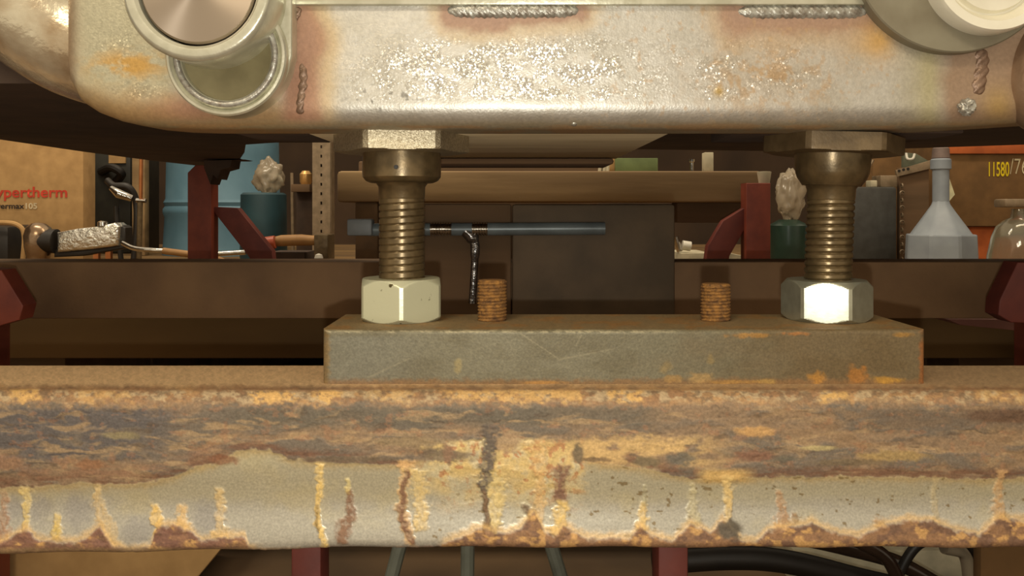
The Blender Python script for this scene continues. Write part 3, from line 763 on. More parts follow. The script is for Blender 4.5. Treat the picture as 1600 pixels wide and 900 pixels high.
# right: disc, ring, pipe, and the tinted end casting
Yr = 0.432; cr = P(1495, -80, Yr)
finish(lathe([(162*Yr/F, 0.012), (162*Yr/F, 0.0008), (160*Yr/F, 0), (0.001, 0)], (cr.x, Yr, cr.z), 'Y', 128), 'backing_disc', M['grey_disc'], wm)
Yq = 0.421; cq = P(1558, -52, Yq); k = Yq/F
finish(lathe([(101*k, 0.014), (101*k, 0.002), (98*k, 0.0), (84*k, 0.0002), (80*k, 0.003), (72*k, 0.006), (69*k, 0.006), (66*k, 0.003), (0.001, 0.003)], (cq.x, Yq, cq.z), 'Y', 128), 'bearing_ring', mat('cream ring', (240, 236, 218), (225, 220, 200), 0.3, 0.2, 40, 0.05), wm)
ocl = [(1478, -150), (1476, 150), (1484, 185), (1510, 199), (1560, 197), (1640, 190), (1760, 180), (1760, -150)]
bead(72, 150, 1532, 13, M['bead_dark'], vert=True, pitch=15, yo=0.0022, amp=0.07)
finish(blob(P(1511, 167, .439), 0.0042, 0.35, 5, (1.1, .7, 1)), 'weld_blob', M['bead'], wm)
finish(tube(spline([P(1700, 20, .45), P(1640, 60, .446), P(1618, 110, .444), P(1625, 160, .446), P(1700, 190, .45)], 8), 0.0155, 30), 'bent_pipe', M['tint'], wm)
# underside plate behind the front box section, its rear lip
finish(box_bm(-0.118, 0.091, 0.4785, 0.72, WZ, WZ+0.012, 0.0015), 'bottom_plate', M['under'], wm)
finish(box_bm(-0.118, 0.086, 0.70, 0.76, WZ-0.006, WZ-0.0002, 0.003), 'rear_lip', M['wood_dark'], wm)
finish(box_bm(0.13, 0.26, 0.4785, 0.545, WZ+0.0002, WZ+0.012, 0.001), 'foot_pad', M['dark'], wm)
finish(box_bm(-0.16, -0.1185, 0.4785, 0.545, WZ+0.0002, WZ+0.012, 0.001), 'foot_pad', M['dark'], wm)
# dark deck above
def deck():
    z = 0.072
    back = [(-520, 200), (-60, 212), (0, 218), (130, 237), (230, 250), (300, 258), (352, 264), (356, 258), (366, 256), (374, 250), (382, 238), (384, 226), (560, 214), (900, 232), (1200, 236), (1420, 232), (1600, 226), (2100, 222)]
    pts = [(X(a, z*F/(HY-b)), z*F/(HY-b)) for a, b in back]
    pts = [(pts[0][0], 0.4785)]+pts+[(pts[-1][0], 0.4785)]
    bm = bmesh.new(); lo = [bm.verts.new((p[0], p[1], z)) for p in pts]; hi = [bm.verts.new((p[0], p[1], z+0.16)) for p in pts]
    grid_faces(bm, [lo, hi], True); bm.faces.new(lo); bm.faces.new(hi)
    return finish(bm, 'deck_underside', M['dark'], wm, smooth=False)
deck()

# ---------------------------------------------------------------- supports and rear beam
RB = 0.80
rbt, rbb = Z(409, RB), Z(498, RB)
bm = bmesh.new()
# channel section with lips, open to the front a little
prof = [(RB, rbt), (RB+0.05, rbt), (RB+0.05, rbb), (RB, rbb)]
tag(finish(box_bm(-1.0, 1.0, RB, RB+0.05, rbb, rbt, 0.002), 'rear_beam', M['back_beam']), 'dark brown steel beam crossing behind the bolts at nut height', 'beam')
# wooden platform carrying the clutter
pf = thing('timber_platform', 'low dusty plank platform behind the rear beam under all the clutter', 'platform', None, (0, 1.0, FZ))
for i in range(12):
    y0 = 1.0+i*0.17
    finish(box_bm(-1.9, 1.9, y0, y0+0.166, PZ-0.05, PZ-random.random()*0.0008, 0.002), 'plank', M['ply'], pf)
for x in (-1.6, -0.62, 0.62, 1.6):
    finish(box_bm(x-0.04, x+0.04, 1.08, 2.98, FZ, PZ-0.051, 0.002), 'bearer', M['wood_dark'], pf)
# red trestles under the beams, partly in view
def trestle(sx, label):
    t = thing('red_trestle', label, 'trestle', 'red trestles carrying the beams', (sx*0.53, 0.65, FZ))
    x = sx*0.53
    finish(box_bm(x-0.02, x+0.02, 0.44, 0.86, FZ, FZ+0.02, 0.002), 'foot', M['red_dark'], t)
    finish(box_bm(x-0.018, x+0.018, 0.445, 0.49, FZ+0.02, BBOT-0.0035, 0.002), 'post', M['red'], t)
    finish(box_bm(x-0.018, x+0.018, 0.80, 0.85, FZ+0.02, rbb, 0.002), 'post', M['red'], t)
    return t
tl = trestle(-1, 'red trestle at the left edge, angled gusset before the rear beam')
trr = trestle(1, 'red trestle at the right edge, sloping gusset before the rear beam')
finish(prism([(X(-210, .70), Z(405, .70)), (X(2, .70), Z(422, .70)), (X(36, .70), Z(478, .70)), (X(30, .70), Z(500, .70)), (X(-10, .70), Z(512, .70)), (X(-210, .70), Z(520, .70))], .70, .72, 0.001), 'gusset', M['red'], tl)
finish(prism([(X(1810, .70), Z(405, .70)), (X(1590, .70), Z(410, .70)), (X(1562, .70), Z(470, .70)), (X(1560, .70), Z(492, .70)), (X(1580, .70), Z(504, .70)), (X(1810, .70), Z(512, .70))], .70, .72, 0.001), 'gusset', M['red_dark'], trr)
for t, sx in ((tl, -1), (trr, 1)):
    finish(box_bm(sx*0.53-0.015, sx*0.53+0.015, 0.68, 0.80, FZ+0.02, -0.10, 0.002), 'web_plate', M['red_dark'], t)
# posts visible under the tube
for px, lb in ((478, 'dark red post under the rusty tube, left of the grey stand legs'), (1052, 'dark red post under the rusty tube, right of the grey stand legs')):
    t = finish(box_bm(X(px, .47)-0.0085, X(px, .47)+0.0085, .47, .492, FZ, BBOT-0.0002, 0.0015), 'steel_post', M['red_dark'])  # darkened red stands in for shade beneath the tube
    tag(t, lb, 'post', 'red posts under the rusty tube')
tp = thing('tripod_stand', 'grey three legged stand below the middle of the rear beam', 'stand', None, (X(735, .82), .82, FZ))
top = Vector((X(735, .825), .825, rbb-0.012))
finish(box_bm(top.x-0.03, top.x+0.04, .812, .838, rbb-0.012, rbb, 0.001), 'top_plate', M['grey_blue'], tp)
for a in (P(600, 1000, .825), P(730, 1000, .84), P(890, 1000, .825)):
    finish(tube([Vector((top.x+(a.x-top.x)*0.15, .825, rbb-0.012)), Vector((a.x, a.y, FZ+0.006))], 0.007, 10), 'leg', mat('grey leg', (120, 124, 112), None, 0.6), tp)
# floor level clutter seen under the tube
o = finish(pprism([(-300, 850), (352, 850), (290, 925), (-300, 925)], 0.86, 0.96, 0.002), 'cardboard_sheet', M['card']); 
tag(o, 'brown cardboard carton below the left half of the rusty tube', 'carton')
o.location.z += 0
o = finish(box_bm(X(1532, .62), X(1700, .62), .62, .632, FZ, Z(845, .62), 0.003), 'wood_block', M['card_brown'])
tag(o, 'brown wooden block standing at the bottom right corner', 'wood block')
hs = thing('hose_coil', 'black hose coiled on pale card at the lower right under the tube', 'hose', None, (0.4, 0.9, FZ))
cy = 0.80
finish(tube(spline([P(1020, 880, cy), P(1140, 872, cy), P(1230, 878, cy), P(1340, 905, cy), P(1450, 935, cy), P(1520, 990, cy)], 10), 0.011, 14), 'coil', M['black'], hs)
finish(tube(spline([P(1240, 838, .79), P(1320, 856, .79), P(1400, 878, .79), P(1470, 915, .79)], 10), 0.007, 14), 'coil', M['gloss'], hs)
finish(tube(spline([P(1290, 820, .75), P(1345, 848, .75), P(1385, 872, .75), P(1410, 920, .75)], 10), 0.006, 14), 'coil', M['gloss'], hs)
finish(tube(spline([P(1400, 930, .77), P(1408, 890, .77), P(1440, 848, .77), P(1500, 842, .77), P(1530, 875, .77), P(1538, 930, .77)], 10), 0.0045, 14), 'coil', M['black'], hs)
finish(box_bm(X(1230, .9), X(1600, .9), .88, .98, FZ, Z(848, .9), 0.002), 'card_backing', M['pale'], hs)
finish(tube(spline([P(1475, 850, .79), P(1510, 862, .79), P(1520, 905, .79), P(1522, 960, .79)], 10), 0.009, 14), 'clear_hose', M['bag'], hs)
o = finish(pprism([(1480, 499), (1720, 500), (1720, 520), (1600, 518), (1500, 508)], 0.9, 0.99, 0.001), 'painted_board', M['pinkboard'])
tag(o, 'pinkish painted board lying beside the red gusset at the right edge', 'board')
finish_sup = finish(box_bm(X(1660, .93), X(1760, .93), .905, .985, FZ, Z(518, .9)-0.0005, 0.001), 'packing_block', M['wood_dark'])
tag(finish_sup, 'dark wooden packing block beneath the pinkish painted board', 'wood block')

# ---------------------------------------------------------------- lettering helper
def letters(txt, px0, px1, pyb, hpx, Y, m, parent, name='lettering', bold=0.0, shear=0.0):
    cu = bpy.data.curves.new('t', 'FONT'); cu.body = txt; cu.size = 1; cu.offset = bold; cu.extrude = 0.0; cu.shear = shear
    ob = bpy.data.objects.new('t', cu); col.objects.link(ob)
    bpy.context.view_layer.update()
    me = bpy.data.meshes.new_from_object(ob.evaluated_get(bpy.context.evaluated_depsgraph_get()))
    bpy.data.objects.remove(ob); bpy.data.curves.remove(cu)
    co = np.array([v.co[:] for v in me.vertices]); x0, x1 = co[:, 0].min(), co[:, 0].max()
    capz = 0.73
    for v in me.vertices:
        v.co = Vector((X(px0, Y)+(v.co.x-x0)/(x1-x0)*(X(px1, Y)-X(px0, Y)), Y, Z(pyb, Y)+v.co.y/capz*hpx*Y/F))
    me.transform(Matrix.Translation(-parent_world(parent)))
    me.name = name; o = link(name, me, m, parent); return o

def standing(name, label, cat, px, Y, group=None, z=PZ): return thing(name, label, cat, group, (X(px, Y), Y, z))
def ybase(Y, z=PZ): return HY-z*F/Y

# ---- left cluster
t = standing('cardboard_carton', 'tan cardboard carton with red and black lettering at the far left', 'carton', 60, 2.0)
finish(box_bm(X(-130, 2), X(130, 2), 2.0, 2.06, PZ, 0.24, 0.003), 'carton_body', M['card'], t)
letters('Hypertherm', -24, 105, 308, 17, 1.9985, M['ink_red'], t, bold=0.02)
letters('powermax', -24, 38, 326, 9, 1.9985, M['ink_black'], t, bold=0.02)
letters('105', 40, 58, 326, 9, 1.9985, M['ink_white'], t, bold=0.03)
t = standing('welding_machine', 'dark grimy machine cabinet between the tan carton and the blue drum', 'machine', 172, 2.15)
finish(box_bm(X(118, 2.4), X(204, 2.4), 2.4, 2.6, PZ, 0.2, 0.006), 'cabinet', mat('dark cabinet', (46, 44, 34), (36, 34, 28), 0.6), t)
finish(box_bm(X(170, 2.395), X(196, 2.395), 2.394, 2.4, Z(255, 2.395), Z(242, 2.395)), 'label_plate', M['card'], t)
finish(tube(spline([P(158, 268, 2.40), P(175, 262, 2.36), P(190, 272, 2.36), P(180, 285, 2.40)], 6), 0.012, 10), 'handle', M['black'], t)
o = finish(box_bm(X(206, 2.3), X(226, 2.3), 2.3, 2.33, PZ, 0.22, 0.002), 'wooden_board', M['wood']); tag(o, 'upright brown board standing left of the blue drum', 'board')
t = standing('gooseneck_lamp', 'black bent hose clamp with a chrome flash beside the blue drum', 'clamp', 205, 1.95)
finish(tube(spline([P(168, 282, 1.95), P(178, 290, 1.94), P(200, 292, 1.94), P(212, 312, 1.95), P(214, 350, 1.95), P(209, ybase(1.95), 1.95)], 8), 0.008, 12), 'bent_hose', M['black'], t)
finish(tube([P(174, 294, 1.92), P(186, 303, 1.91), P(206, 310, 1.92)], [0.006, 0.011, 0.008], 14), 'chrome_sleeve', M['chrome'], t)
finish(tube(spline([P(182, 322, 1.96), P(184, 360, 1.96), P(190, ybase(1.96), 1.96)], 6), 0.006, 10), 'bent_hose', M['black'], t)
t.name = 'hose_clamp'
t = standing('copper_rod', 'thin upright copper rod with a chrome tip by the blue drum', 'rod', 220, 1.9)
finish(tube([P(221, 225, 1.9), P(220, 312, 1.9)], 0.0042, 10), 'rod', M['copper'], t)
finish(tube([P(213, 313, 1.9), P(228, 314, 1.9)], 0.005, 10), 'tip', M['chrome'], t)
finish(tube([P(219, 316, 1.9), P(217, ybase(1.9), 1.9)], 0.006, 10), 'stem', M['bolt_rough'], t)
# drum
Yd = 2.25; cx = X(318, Yd); s = Yd/F; r = 92*s
prof = [(r*1.04, PZ), (r*1.04, PZ+0.01)]
prof += [(r*1.03, Z(392, Yd)), (r*1.0, Z(340, Yd)), (r*1.03, Z(333, Yd)), (r*1.03, Z(327, Yd)), (r*0.995, Z(322, Yd)), (r*1.02, Z(316, Yd)), (r*0.985, Z(310, Yd)), (r*0.97, Z(240, Yd)), (r*0.96, 0.22), (r*0.9, 0.24)]
o = finish(lathe([(a, h-PZ) for a, h in prof], (0, 0, 0), n=64), 'plastic_drum', M['blue']); o.location = (cx, Yd+r, PZ)
tag(o, 'light blue ribbed plastic drum behind the left red stand', 'drum')
o = finish(lathe([(0.055, 0), (0.058, 0.01), (0.056, 0.165), (0.05, 0.17)], n=32), 'plastic_tub', M['teal']); o.location = (X(412, 2.1), 2.1, PZ)
tag(o, 'dark teal tub tucked right of the blue drum', 'tub')
o = finish(blob((0, 0, 0), 0.036, 0.35, 2, (1.0, .7, 1.2)), 'plastic_bag', M['bag'], ang=180); o.location = (X(420, 2.1), 2.1, PZ+0.17+0.042)
tag(o, 'crumpled clear plastic bag heaped on the dark teal tub', 'plastic bag')
# chrome coupler at left
t = standing('chrome_coupler', 'shiny chrome and foil wrapped arm in front of the tan carton', 'pipe fitting', 110, 1.7)
Yk = 1.7; k = Yk/F
finish(lathe([(15*k, PZ), (17*k, Z(400, Yk)), (20*k, Z(385, Yk)), (21*k, Z(368, Yk)), (18*k, Z(356, Yk)), (10*k, Z(349, Yk)), (0.001, Z(347, Yk))], (X(60, Yk), Yk, 0), n=32), 'swivel', mat('dirty chrome', (190, 170, 145), (140, 115, 90), 0.25, 0.9, 30, 0.2), t)
finish(tube([P(66, 376, Yk), P(88, 377, Yk)], 19*k, 24), 'rubber_band', M['black'], t)
finish(pprism([(88, 363), (120, 357), (150, 354), (178, 348), (186, 354), (184, 384), (150, 389), (118, 392), (88, 395)], Yk-0.012, Yk+0.03, 0.006), 'arm', M['foil'], t)
finish(pprism([(84, 390), (120, 391), (186, 383), (190, 352), (196, 356), (196, 388), (130, 400), (84, 402)], Yk-0.002, Yk+0.03, 0.003), 'lower_shell', M['black'], t)
finish(lathe([(0.010, 0), (0.010, 0.008), (0.004, 0.011)], (X(162, Yk), Yk-0.004, Z(353, Yk)), n=16), 'bolt', M['chrome'], t)
for px in (148, 167): finish(box_bm(X(px-4, Yk), X(px+4, Yk), Yk+.004, Yk+.014, PZ, Z(390, Yk)), 'leg', M['copper'], t)
o = finish(tube(spline([P(-60, 352, 1.75), P(0, 348, 1.75), P(28, 352, 1.75), P(38, 370, 1.75), P(34, ybase(1.75), 1.75)], 8), 0.005, 8), 'strap_hoop', M['card']); tag(o, 'tan strap arching beside the chrome swivel at the far left', 'strap')
o = finish(box_bm(X(-80, 1.85), X(34, 1.85), 1.8, 1.95, PZ, Z(353, 1.8), 0.01), 'tool_bag', M['black']); tag(o, 'black bag slumped under the tan strap at the far left', 'bag')
# chrome curved bar and orange stick
o = finish(tube(spline([P(192, 380, 1.55), P(210, 388, 1.53), P(240, 391, 1.52), P(262, 392, 1.52)], 8), [0.0045]*25, 12), 'curved_rod', M['chrome']); tag(o, 'curved chrome rod sweeping in front of the drum foot', 'rod')
o = finish(tube(spline([P(255, 392, 1.5), P(300, 398, 1.5), P(340, 405, 1.5), P(400, 436, 1.5)], 8), 0.006, 12), 'tan_stick', M['tan']); tag(o, 'tan stick lying left of the red stand foot', 'stick')
o = finish(tube([P(335, 397, 1.45), P(384, 394, 1.45)], 0.0045, 12), 'bright_rod', M['chrome']); tag(o, 'short bright rod lying under the red gusset beside the stand', 'rod')
# red stands
def red_stand(pxl, pxr, top, Y, mirror, label, diag):
    t = standing('red_stand', label, 'stand', (pxl+pxr)/2, Y, 'red posts with gussets behind the beam')
    finish(pprism([(pxl, top+12), (pxl+12, top), (pxr, top), (pxr, ybase(Y)), (pxl, ybase(Y))] if not mirror else [(pxl, top), (pxr, top), (pxr, ybase(Y)), (pxl, ybase(Y))], Y, Y+0.03, 0.001), 'post', M['red'], t)
    finish(pprism(diag, Y+0.012, Y+0.03, 0.001), 'gusset', M['red_dark'], t)
    return t
red_stand(293, 330, 258, 1.25, False, 'red steel post with a gusset sloping right, before the blue drum', [(328, 323), (371, 325), (425, 392), (432, ybase(1.25)), (396, ybase(1.25)), (390, 403)])
red_stand(1166, 1204, 286, 1.25, True, 'red steel post with a gusset sloping left, at the right end of the timber', [(1168, 322), (1130, 345), (1106, 385), (1096, ybase(1.25)), (1130, ybase(1.25)), (1140, 400), (1168, 350)])
# ragged bits under the deck
dk = thing('grimy_bracket', 'black ragged bracket hanging above the left red post', 'bracket', None, (X(350, 1.2), 1.2, 0.05))
finish(pprism([(318, 249), (382, 249), (376, 250), (362, 250), (360, 262), (345, 266), (340, 280), (333, 274), (328, 288), (318, 262)], 1.2, 1.24, 0.002), 'bracket_plate', M['dark'], dk)
# hammer
t = standing('hammer', 'wooden handled hammer with a red tipped handle right of the gusset', 'hammer', 450, 1.6)
finish(tube([P(420, 379, 1.6), P(440, 376, 1.6), P(470, 375, 1.6), P(498, 376, 1.6)], [0.008, 0.011, 0.011, 0.009], 14), 'handle', M['tan'], t)
finish(tube([P(415, 380, 1.59), P(430, 378, 1.59)], 0.0125, 14), 'handle_tip', mat('pinkish red tip', (190, 90, 60), None, 0.4), t)
finish(box_bm(X(494, 1.6), X(516, 1.6), 1.58, 1.64, PZ, Z(366, 1.6), 0.003), 'hammer_head', M['bolt_rough'], t)
finish(box_bm(X(430, 1.65), X(486, 1.65), 1.6, 1.68, PZ, Z(392, 1.65), 0.002), 'rest_block', M['dark'], t)
o = finish(lathe([(0.001, 0), (0.006, 0.002), (0.008, 0.008), (0.006, 0.014), (0.001, 0.016)], n=16), 'white_ball', M['white']); o.location = (X(498, 1.9), 1.9, PZ)
# ball rests on a small dark box
ob = finish(box_bm(X(480, 1.5), X(530, 1.5), 1.46, 1.53, PZ, Z(410, 1.5), 0.001), 'dark_box', M['dark']); tag(ob, 'small dark box beneath the white ball by the perforated post', 'box')
o.location = (X(498, 1.5), 1.5, Z(410, 1.5)); tag(o, 'tiny white ball in front of the perforated post foot', 'ball')
# perforated post
t = standing('perforated_post', 'upright galvanised perforated angle post left of the timber end', 'post', 502, 1.95)
def perf(px0, px1, Y, z0, z1, pitch, hr):
    bm = bmesh.new(); x0, x1 = X(px0, Y), X(px1, Y); cx = (x0+x1)/2; z = z0
    while z < z1-1e-6:
        zt = min(z+pitch, z1); zc = (z+zt)/2; h = min(hr, (zt-z)*0.3)
        for a, b, c_, d in ((x0, x1, z, zc-h), (x0, x1, zc+h, zt), (x0, cx-h*0.6, zc-h, zc+h), (cx+h*0.6, x1, zc-h, zc+h)):
            box_bm(a, b, Y, Y+0.003, c_, d, 0, 1, bm)
        z = zt
    return bm
finish(perf(488, 516, 1.95, PZ, 0.16, 0.022, 0.0035), 'perforated_face', M['galv'], t, smooth=False)
finish(box_bm(X(514, 1.95), X(517, 1.95), 1.954, 1.99, PZ, 0.16), 'side_flange', M['galv'], t)
finish(box_bm(X(488, 1.95), X(514, 1.95), 1.97, 1.975, PZ, 0.16), 'rear_web', M['dark'], t)
t = standing('brass_fitting', 'brass fitting gleaming on a small shelf left of the perforated post', 'fitting', 476, 2.0)
finish(lathe([(0.012, Z(288, 2)), (0.015, Z(284, 2)), (0.015, Z(272, 2)), (0.009, Z(267, 2))], (X(478, 2), 2.0, 0), n=12), 'fitting_body', mat('brass', (230, 180, 110), None, 0.3, 0.6), t)
finish(box_bm(X(458, 2), X(487, 2), 1.98, 2.06, Z(300, 2), Z(288.2, 2), 0.001), 'shelf', M['wood_dark'], t)
finish(box_bm(X(458, 2), X(487, 2), 2.03, 2.05, PZ, Z(300, 2), 0.001), 'shelf_leg', M['dark'], t)
o = finish(tube([P(458, ybase(2.05), 2.05), P(456, 270, 2.05)], 0.004, 8), 'thin_rod', M['galv']); tag(o, 'thin upright grey rod left of the brass fitting', 'rod')

# ---- middle: timber and what carries it
YT = 1.3
o = finish(box_bm(X(526, YT), X(1192, YT), YT, YT+0.14, Z(316, YT), Z(267, YT), 0.006), 'timber', M['wood']); tag(o, 'weathered timber lying level behind the two bolts', 'timber')
o = finish(box_bm(X(800, .772), X(1055, .772), .772, .7998, rbb, Z(319, .772), 0.003), 'steel_plate', M['block']); tag(o, 'large dark steel plate standing against the rear beam, under the right half of the timber', 'steel plate')
o = finish(box_bm(X(592, .776), X(799, .776), .776, .7998, rbb, Z(319, .776), 0.002), 'dark_board', M['wood_dark']); tag(o, 'dark board standing against the rear beam, under the left half of the timber', 'board')
o = finish(box_bm(X(555, 1.31), X(590, 1.31), 1.31, 1.355, PZ, Z(316, YT), 0.002), 'wood_prop', mat('brown prop', (100, 76, 50), None, 0.9)); tag(o, 'short brown wooden prop under the left end of the timber', 'prop')
o = finish(box_bm(X(1058, 1.38), X(1170, 1.38), 1.38, 1.43, Z(348, 1.38), Z(316, YT), 0.002), 'dark_rail', M['wood_dark']); tag(o, 'dark rail under the right end of the timber, beside the block', 'rail')
o = finish(box_bm(X(560, 1.5), X(935, 1.5), 1.5, 1.56, PZ, Z(252, 1.5), 0.003), 'rear_board', M['wood_dark']); tag(o, 'dark board rising behind the timber in the middle', 'board')
# pipe clamp
t = standing('pipe_clamp', 'blue grey pipe clamp with a bright threaded screw below the timber', 'clamp', 740, 0.765)
Yp = 0.7650; k = Yp/F
finish(tube([P(575, 359, Yp), P(945, 357, Yp)], 10*k, 20), 'pipe', M['grey_blue'], t)
finish(box_bm(X(545, Yp), X(584, Yp), Yp-0.010, Yp+0.006, Z(368, Yp), Z(342, Yp), 0.002), 'tail_jaw', mat('blue grey jaw', (120, 124, 124), None, 0.5), t)
def screw_x(px0, px1):
    bm = threaded(0, 0, X(px0, Yp), X(px1, Yp), 11*k, 0.0024, 0.001, n=24, per=8, flat=0.2)
    for v in bm.verts: v.co = Vector((v.co.z, Yp-0.001+v.co.x, Z(358, Yp)+v.co.y))
    return bm
finish(screw_x(673, 706), 'screw_thread', M['chrome'], t); finish(screw_x(738, 762), 'screw_thread', M['chrome'], t)
finish(tube(spline([P(728, 360, Yp), P(741, 378, Yp), P(742, 405, Yp), P(738, 474, Yp)], 6), [0.006]*6+[0.0045]*6+[0.0035]*7, 14), 'jaw', mat('wet dark metal', (150, 146, 144), (100, 96, 92), 0.2, 0.9, 60, 0.5, 90, bdist=0.004), t)
# odds and ends on the timber
tz = Z(267, YT)
o = finish(box_bm(X(962, 1.36), X(1028, 1.36), 1.36, 1.42, tz, Z(247, 1.36), 0.001), 'small_green_box', M['green']); tag(o, 'faded green box on the timber right of centre', 'box')
o = finish(box_bm(X(1101, 1.34), X(1115, 1.34), 1.34, 1.36, tz, Z(238, 1.34), 0.001), 'pale_bottle', M['pale']); tag(o, 'small pale upright bottle on the timber near its right end', 'bottle')
for i, (px, h) in enumerate(((937, 244), (944, 241), (949, 240))):
    o = finish(tube([P(px, 264, 1.33), P(px+2, h, 1.335)], 0.003, 8), 'peg', M['pale']); tag(o, ['leftmost of the three pale pegs left of the green box', 'middle one of the three pale pegs left of the green box', 'rightmost of the three pale pegs, next to the green box'][i], 'peg', 'pegs on the timber'); o.location.z += (tz-(Z(264, 1.33)-0.0))
o = finish(box_bm(X(952, 1.36), X(962, 1.36), 1.37, 1.42, tz, Z(243, 1.36), 0.001), 'tan_block', M['card']); tag(o, 'tiny tan block against the left end of the green box', 'block')
o = finish(lathe([(0.003, 0), (0.003, 0.016), (0.0045, 0.017), (0.0045, 0.021)], n=12), 'screw', M['chrome']); o.location = (X(1083, 1.34), 1.35, tz); tag(o, 'bright little screw standing on the timber beyond the green box', 'screw')
# things right of the block
o = finish(box_bm(X(1058, 1.7), X(1105, 1.7), 1.66, 1.8, PZ, Z(394, 1.7), 0.001), 'pale_offcut', M['pale']); tag(o, 'pale offcut beneath the bright white knob', 'offcut')
t = thing('tap_valve', 'bright white and chrome knob right of the dark steel block', 'valve', None, (X(1068, 1.7), 1.69, Z(394, 1.7)))
finish(tube([P(1066, 383, 1.69), P(1079, 385, 1.69)], 0.010, 14), 'knob_cap', M['white'], t)
finish(tube([P(1056, 370, 1.69), P(1062, 393, 1.69)], 0.006, 10), 'stem', M['chrome'], t)
o = finish(pprism([(1132, 394), (1164, 400), (1164, 430), (1125, 430)], 1.5, 1.6, 0.001), 'painted_offcut', M['pale']); tag(o, 'white wedge of board between the red gusset and red post', 'board'); o.location.z += PZ-Z(430, 1.5)
for v in o.data.vertices:
    if v.co.z > Z(425, 1.5): v.co.z -= (PZ-Z(430, 1.5))
o = finish(lathe([(0.008, 0), (0.0105, 0.016), (0.0105, 0.0175), (0.009, 0.0178)], n=24), 'white_cup', M['pale']); o.location = (X(1194, 1.265), 1.265, Z(286, 1.25)); tag(o, 'small off-white cup on top of the right red post', 'cup')
o = finish(lathe([(0.04, 0), (0.042, 0.01), (0.042, Z(345, 1.8)-PZ-0.01), (0.02, Z(343, 1.8)-PZ)], n=32), 'green_jar', mat('dark green jar', (34, 56, 46), None, 0.3)); o.location = (X(1232, 1.8), 1.8, PZ); tag(o, 'dark green jar right of the right red post', 'jar')
o = finish(blob((0, 0, 0), 0.048, 0.3, 8, (0.62, .5, 1.1)), 'wrapped_bundle', M['bag'], ang=180); o.location = (X(1235, 1.8), 1.8, Z(305, 1.8)); tag(o, 'crumpled pale plastic bundle on the dark green jar', 'plastic bag')

# ---- right cluster
t = standing('dark_bin', 'dark blue grey bin right of the right bolt', 'bin', 1365, 1.95)
finish(box_bm(X(1328, 1.95), X(1402, 1.95), 1.95, 2.15, PZ, Z(292, 1.95), 0.006), 'bin_body', mat('dark bin', (66, 66, 62), (54, 52, 48), 0.6), t)
bt = Z(292, 1.95)
o = finish(box_bm(X(1376, 1.97), X(1402, 1.97), 1.97, 2.02, bt, Z(274, 1.97), 0.002), 'metal_bracket', M['galv']); tag(o, 'small bright metal bracket on the dark bin', 'bracket')
o = finish(box_bm(X(1358, 1.97), X(1368, 1.97), 1.96, 1.99, bt, Z(282, 1.97), 0.002), 'white_fitting', M['pale']); tag(o, 'tiny white fitting on the dark bin, left of the bracket', 'fitting')
o = finish(tube([P(1346, 288.5, 1.99), P(1352, 272, 1.99), P(1364, 250, 1.99)], 0.0038, 8), 'leaning_rod', M['galv']); tag(o, 'pale rod leaning on the dark bin beside the right bolt', 'rod')
o = finish(box_bm(X(1364, 2.18), X(1412, 2.18), 2.18, 2.3, PZ, Z(236, 2.18), 0.002), 'tall_carton', M['card_brown']); tag(o, 'brown upright carton behind the dark bin', 'carton')
t = standing('chain_rack', 'brown upright rack with a grey perforated arm left of the funnel', 'rack', 1408, 1.98)
for i in range(11):
    z0 = PZ+i*0.0175
    finish(lathe([(0.0045, -0.002), (0.0065, 0), (0.0045, 0.002), (0.003, 0)], (X(1408, 1.98), 1.975, z0+0.0095), 'Y' if i % 2 else 'X', 12, cap=False), 'link', M['galv'], t)
finish(box_bm(X(1404, 2), X(1450, 2), 1.995, 2.01, PZ, Z(262, 2), 0.001), 'rack_panel', M['wood_dark'], t)
arm = pprism([(1400, 266), (1456, 250), (1460, 262), (1402, 276)], 1.985, 1.992, 0.0005)
finish(arm, 'perforated_arm', M['galv'], t)
for px, py in ((1405, 267), (1412, 265), (1419, 264)):
    finish(lathe([(0.0035, 0), (0.0035, 0.001)], (X(px, 1.984), 1.984, Z(py, 1.984)), 'Y', 10), 'hole', M['black'], t)
finish(pprism([(1412, 238), (1432, 240), (1452, 252), (1412, 262)], 1.998, 2.01, 0.001), 'backing_panel', mat('grey green panel', (104, 108, 88), None, 0.7), t)
finish(tube(spline([P(1416, 240, 1.99), P(1418, 248, 1.98), P(1426, 248, 1.98), P(1429, 241, 1.99)], 5), 0.003, 8), 'hook', M['white'], t)
# funnel (octagonal skirt)
Yf = 1.85; k = Yf/F; fz = PZ
t = thing('funnel', 'grey plastic funnel turned upside down in front of the brown carton', 'funnel', None, (X(1470, Yf), Yf, fz))
def oct_(th): a = (th+PI/8) % (PI/4)-PI/8; return math.cos(PI/8)/math.cos(a)*1.0
cxf = X(1470, Yf)
finish(lathe([(53*k, PZ), (54*k, PZ+0.004), (52*k, Z(368, Yf)), (51*k, Z(366, Yf))], (cxf, Yf, 0), n=64, sq=lambda a: oct_(a+0.35)), 'skirt', M['funnel'], t, ang=15)
finish(lathe([(46*k, Z(367, Yf)), (40*k, Z(358, Yf)), (22*k, Z(332, Yf)), (14*k, Z(320, Yf)), (12*k, Z(314, Yf))], (cxf, Yf, 0), n=64, sq=lambda a: oct_(a+0.35)*0.5+0.5), 'cone', M['funnel'], t, ang=15)
finish(lathe([(12*k, Z(318, Yf)), (12*k, Z(266, Yf)), (15*k, Z(264, Yf)), (15*k, Z(250, Yf)), (13*k, Z(248, Yf))], (cxf, Yf, 0), n=40), 'spout', M['funnel'], t)
finish(lathe([(11*k, Z(249, Yf)), (13*k, Z(247, Yf)), (12*k, Z(232, Yf)), (8*k, Z(229, Yf))], (cxf, Yf, 0), n=14), 'cap', mat('mauve grey cap', (130, 112, 104), None, 0.6), t)
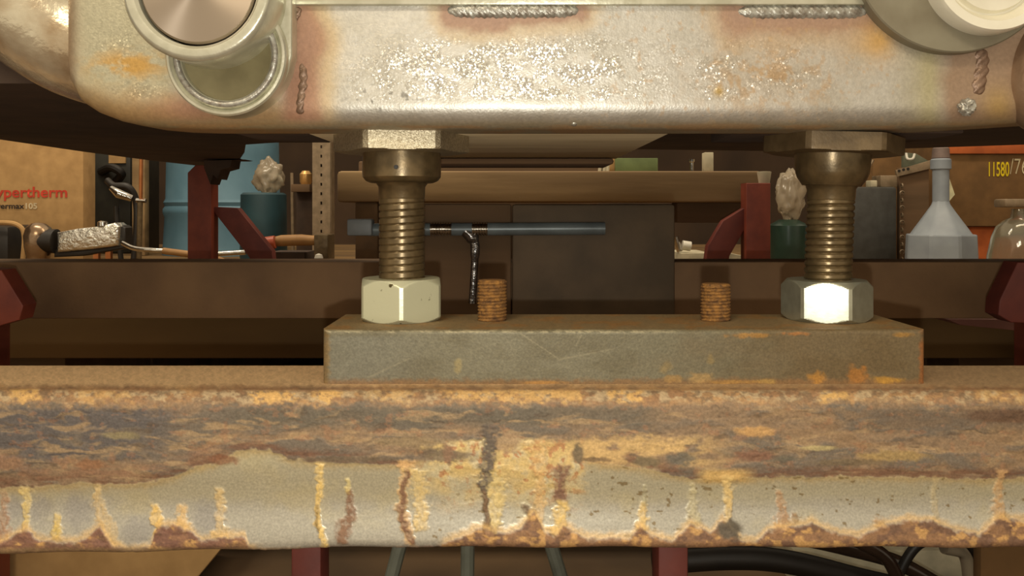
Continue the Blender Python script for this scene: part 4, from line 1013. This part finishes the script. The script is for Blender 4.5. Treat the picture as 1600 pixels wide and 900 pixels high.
o = finish(pprism([(1484, 280), (1492, 304), (1482, 316), (1479, 300)], 1.9, 1.904), 'paper_scrap', mat('pale scrap', (225, 218, 175), None, 0.8)); tag(o, 'pale paper scrap stuck up right of the funnel spout', 'paper')
# cartons
t = standing('orange_carton', 'orange carton beneath the brown carton with yellow writing', 'carton', 1550, 2.05)
finish(box_bm(X(1500, 2.05), X(1680, 2.05), 2.05, 2.3, PZ, Z(354, 2.05), 0.003), 'carton_body', M['card_orange'], t)
t = thing('written_carton', 'brown carton with yellow handwritten numbers at the right edge', 'carton', None, (X(1560, 2.05), 2.05, Z(354, 2.05)))
finish(box_bm(X(1484, 2.03), X(1720, 2.03), 2.03, 2.33, Z(353.6, 2.05), 0.22, 0.003), 'carton_body', M['card_brown'], t)
finish(box_bm(X(1484, 2.02), X(1720, 2.02), 2.022, 2.030, Z(240, 2.02), 0.16, 0.001), 'tape_strip', M['card_orange'], t)
letters('11580', 1545, 1577, 275, 23, 2.0285, M['chalk'], t, bold=0.012)
letters('/76', 1578, 1606, 272, 26, 2.0285, M['chalk_white'], t, bold=-0.008)
# glass jug
Yj = 1.62; k = Yj/F; cxj = X(1592, Yj)
t = thing('glass_jug', 'clear glass jug with a metal cap at the right edge', 'jug', None, (cxj, Yj, PZ))
finish(lathe([(0.002, PZ+0.0005), (42*k, PZ), (46*k, PZ+0.008), (44*k, Z(400, Yj)), (38*k, Z(370, Yj)), (32*k, Z(354, Yj)), (22*k, Z(345, Yj)), (12*k, Z(340, Yj)), (10*k, Z(326, Yj)), (7*k, Z(326, Yj)), (9*k, Z(342, Yj)), (20*k, Z(348, Yj)), (29*k, Z(356, Yj)), (35*k, Z(372, Yj)), (41*k, Z(400, Yj)), (42*k, PZ+0.010), (0.002, PZ+0.006)], (cxj, Yj, 0), n=64, cap=False), 'jug_body', M['glass'], t, ang=60)
finish(box_bm(X(1561, Yj), X(1618, Yj), Yj-0.02, Yj+0.02, Z(324, Yj), Z(311, Yj), 0.004), 'cap', M['galv'], t)

for ob in list(bpy.data.objects):
    if ob.type == 'MESH' and not ob.data.materials: ob.data.materials.append(M['dark'])
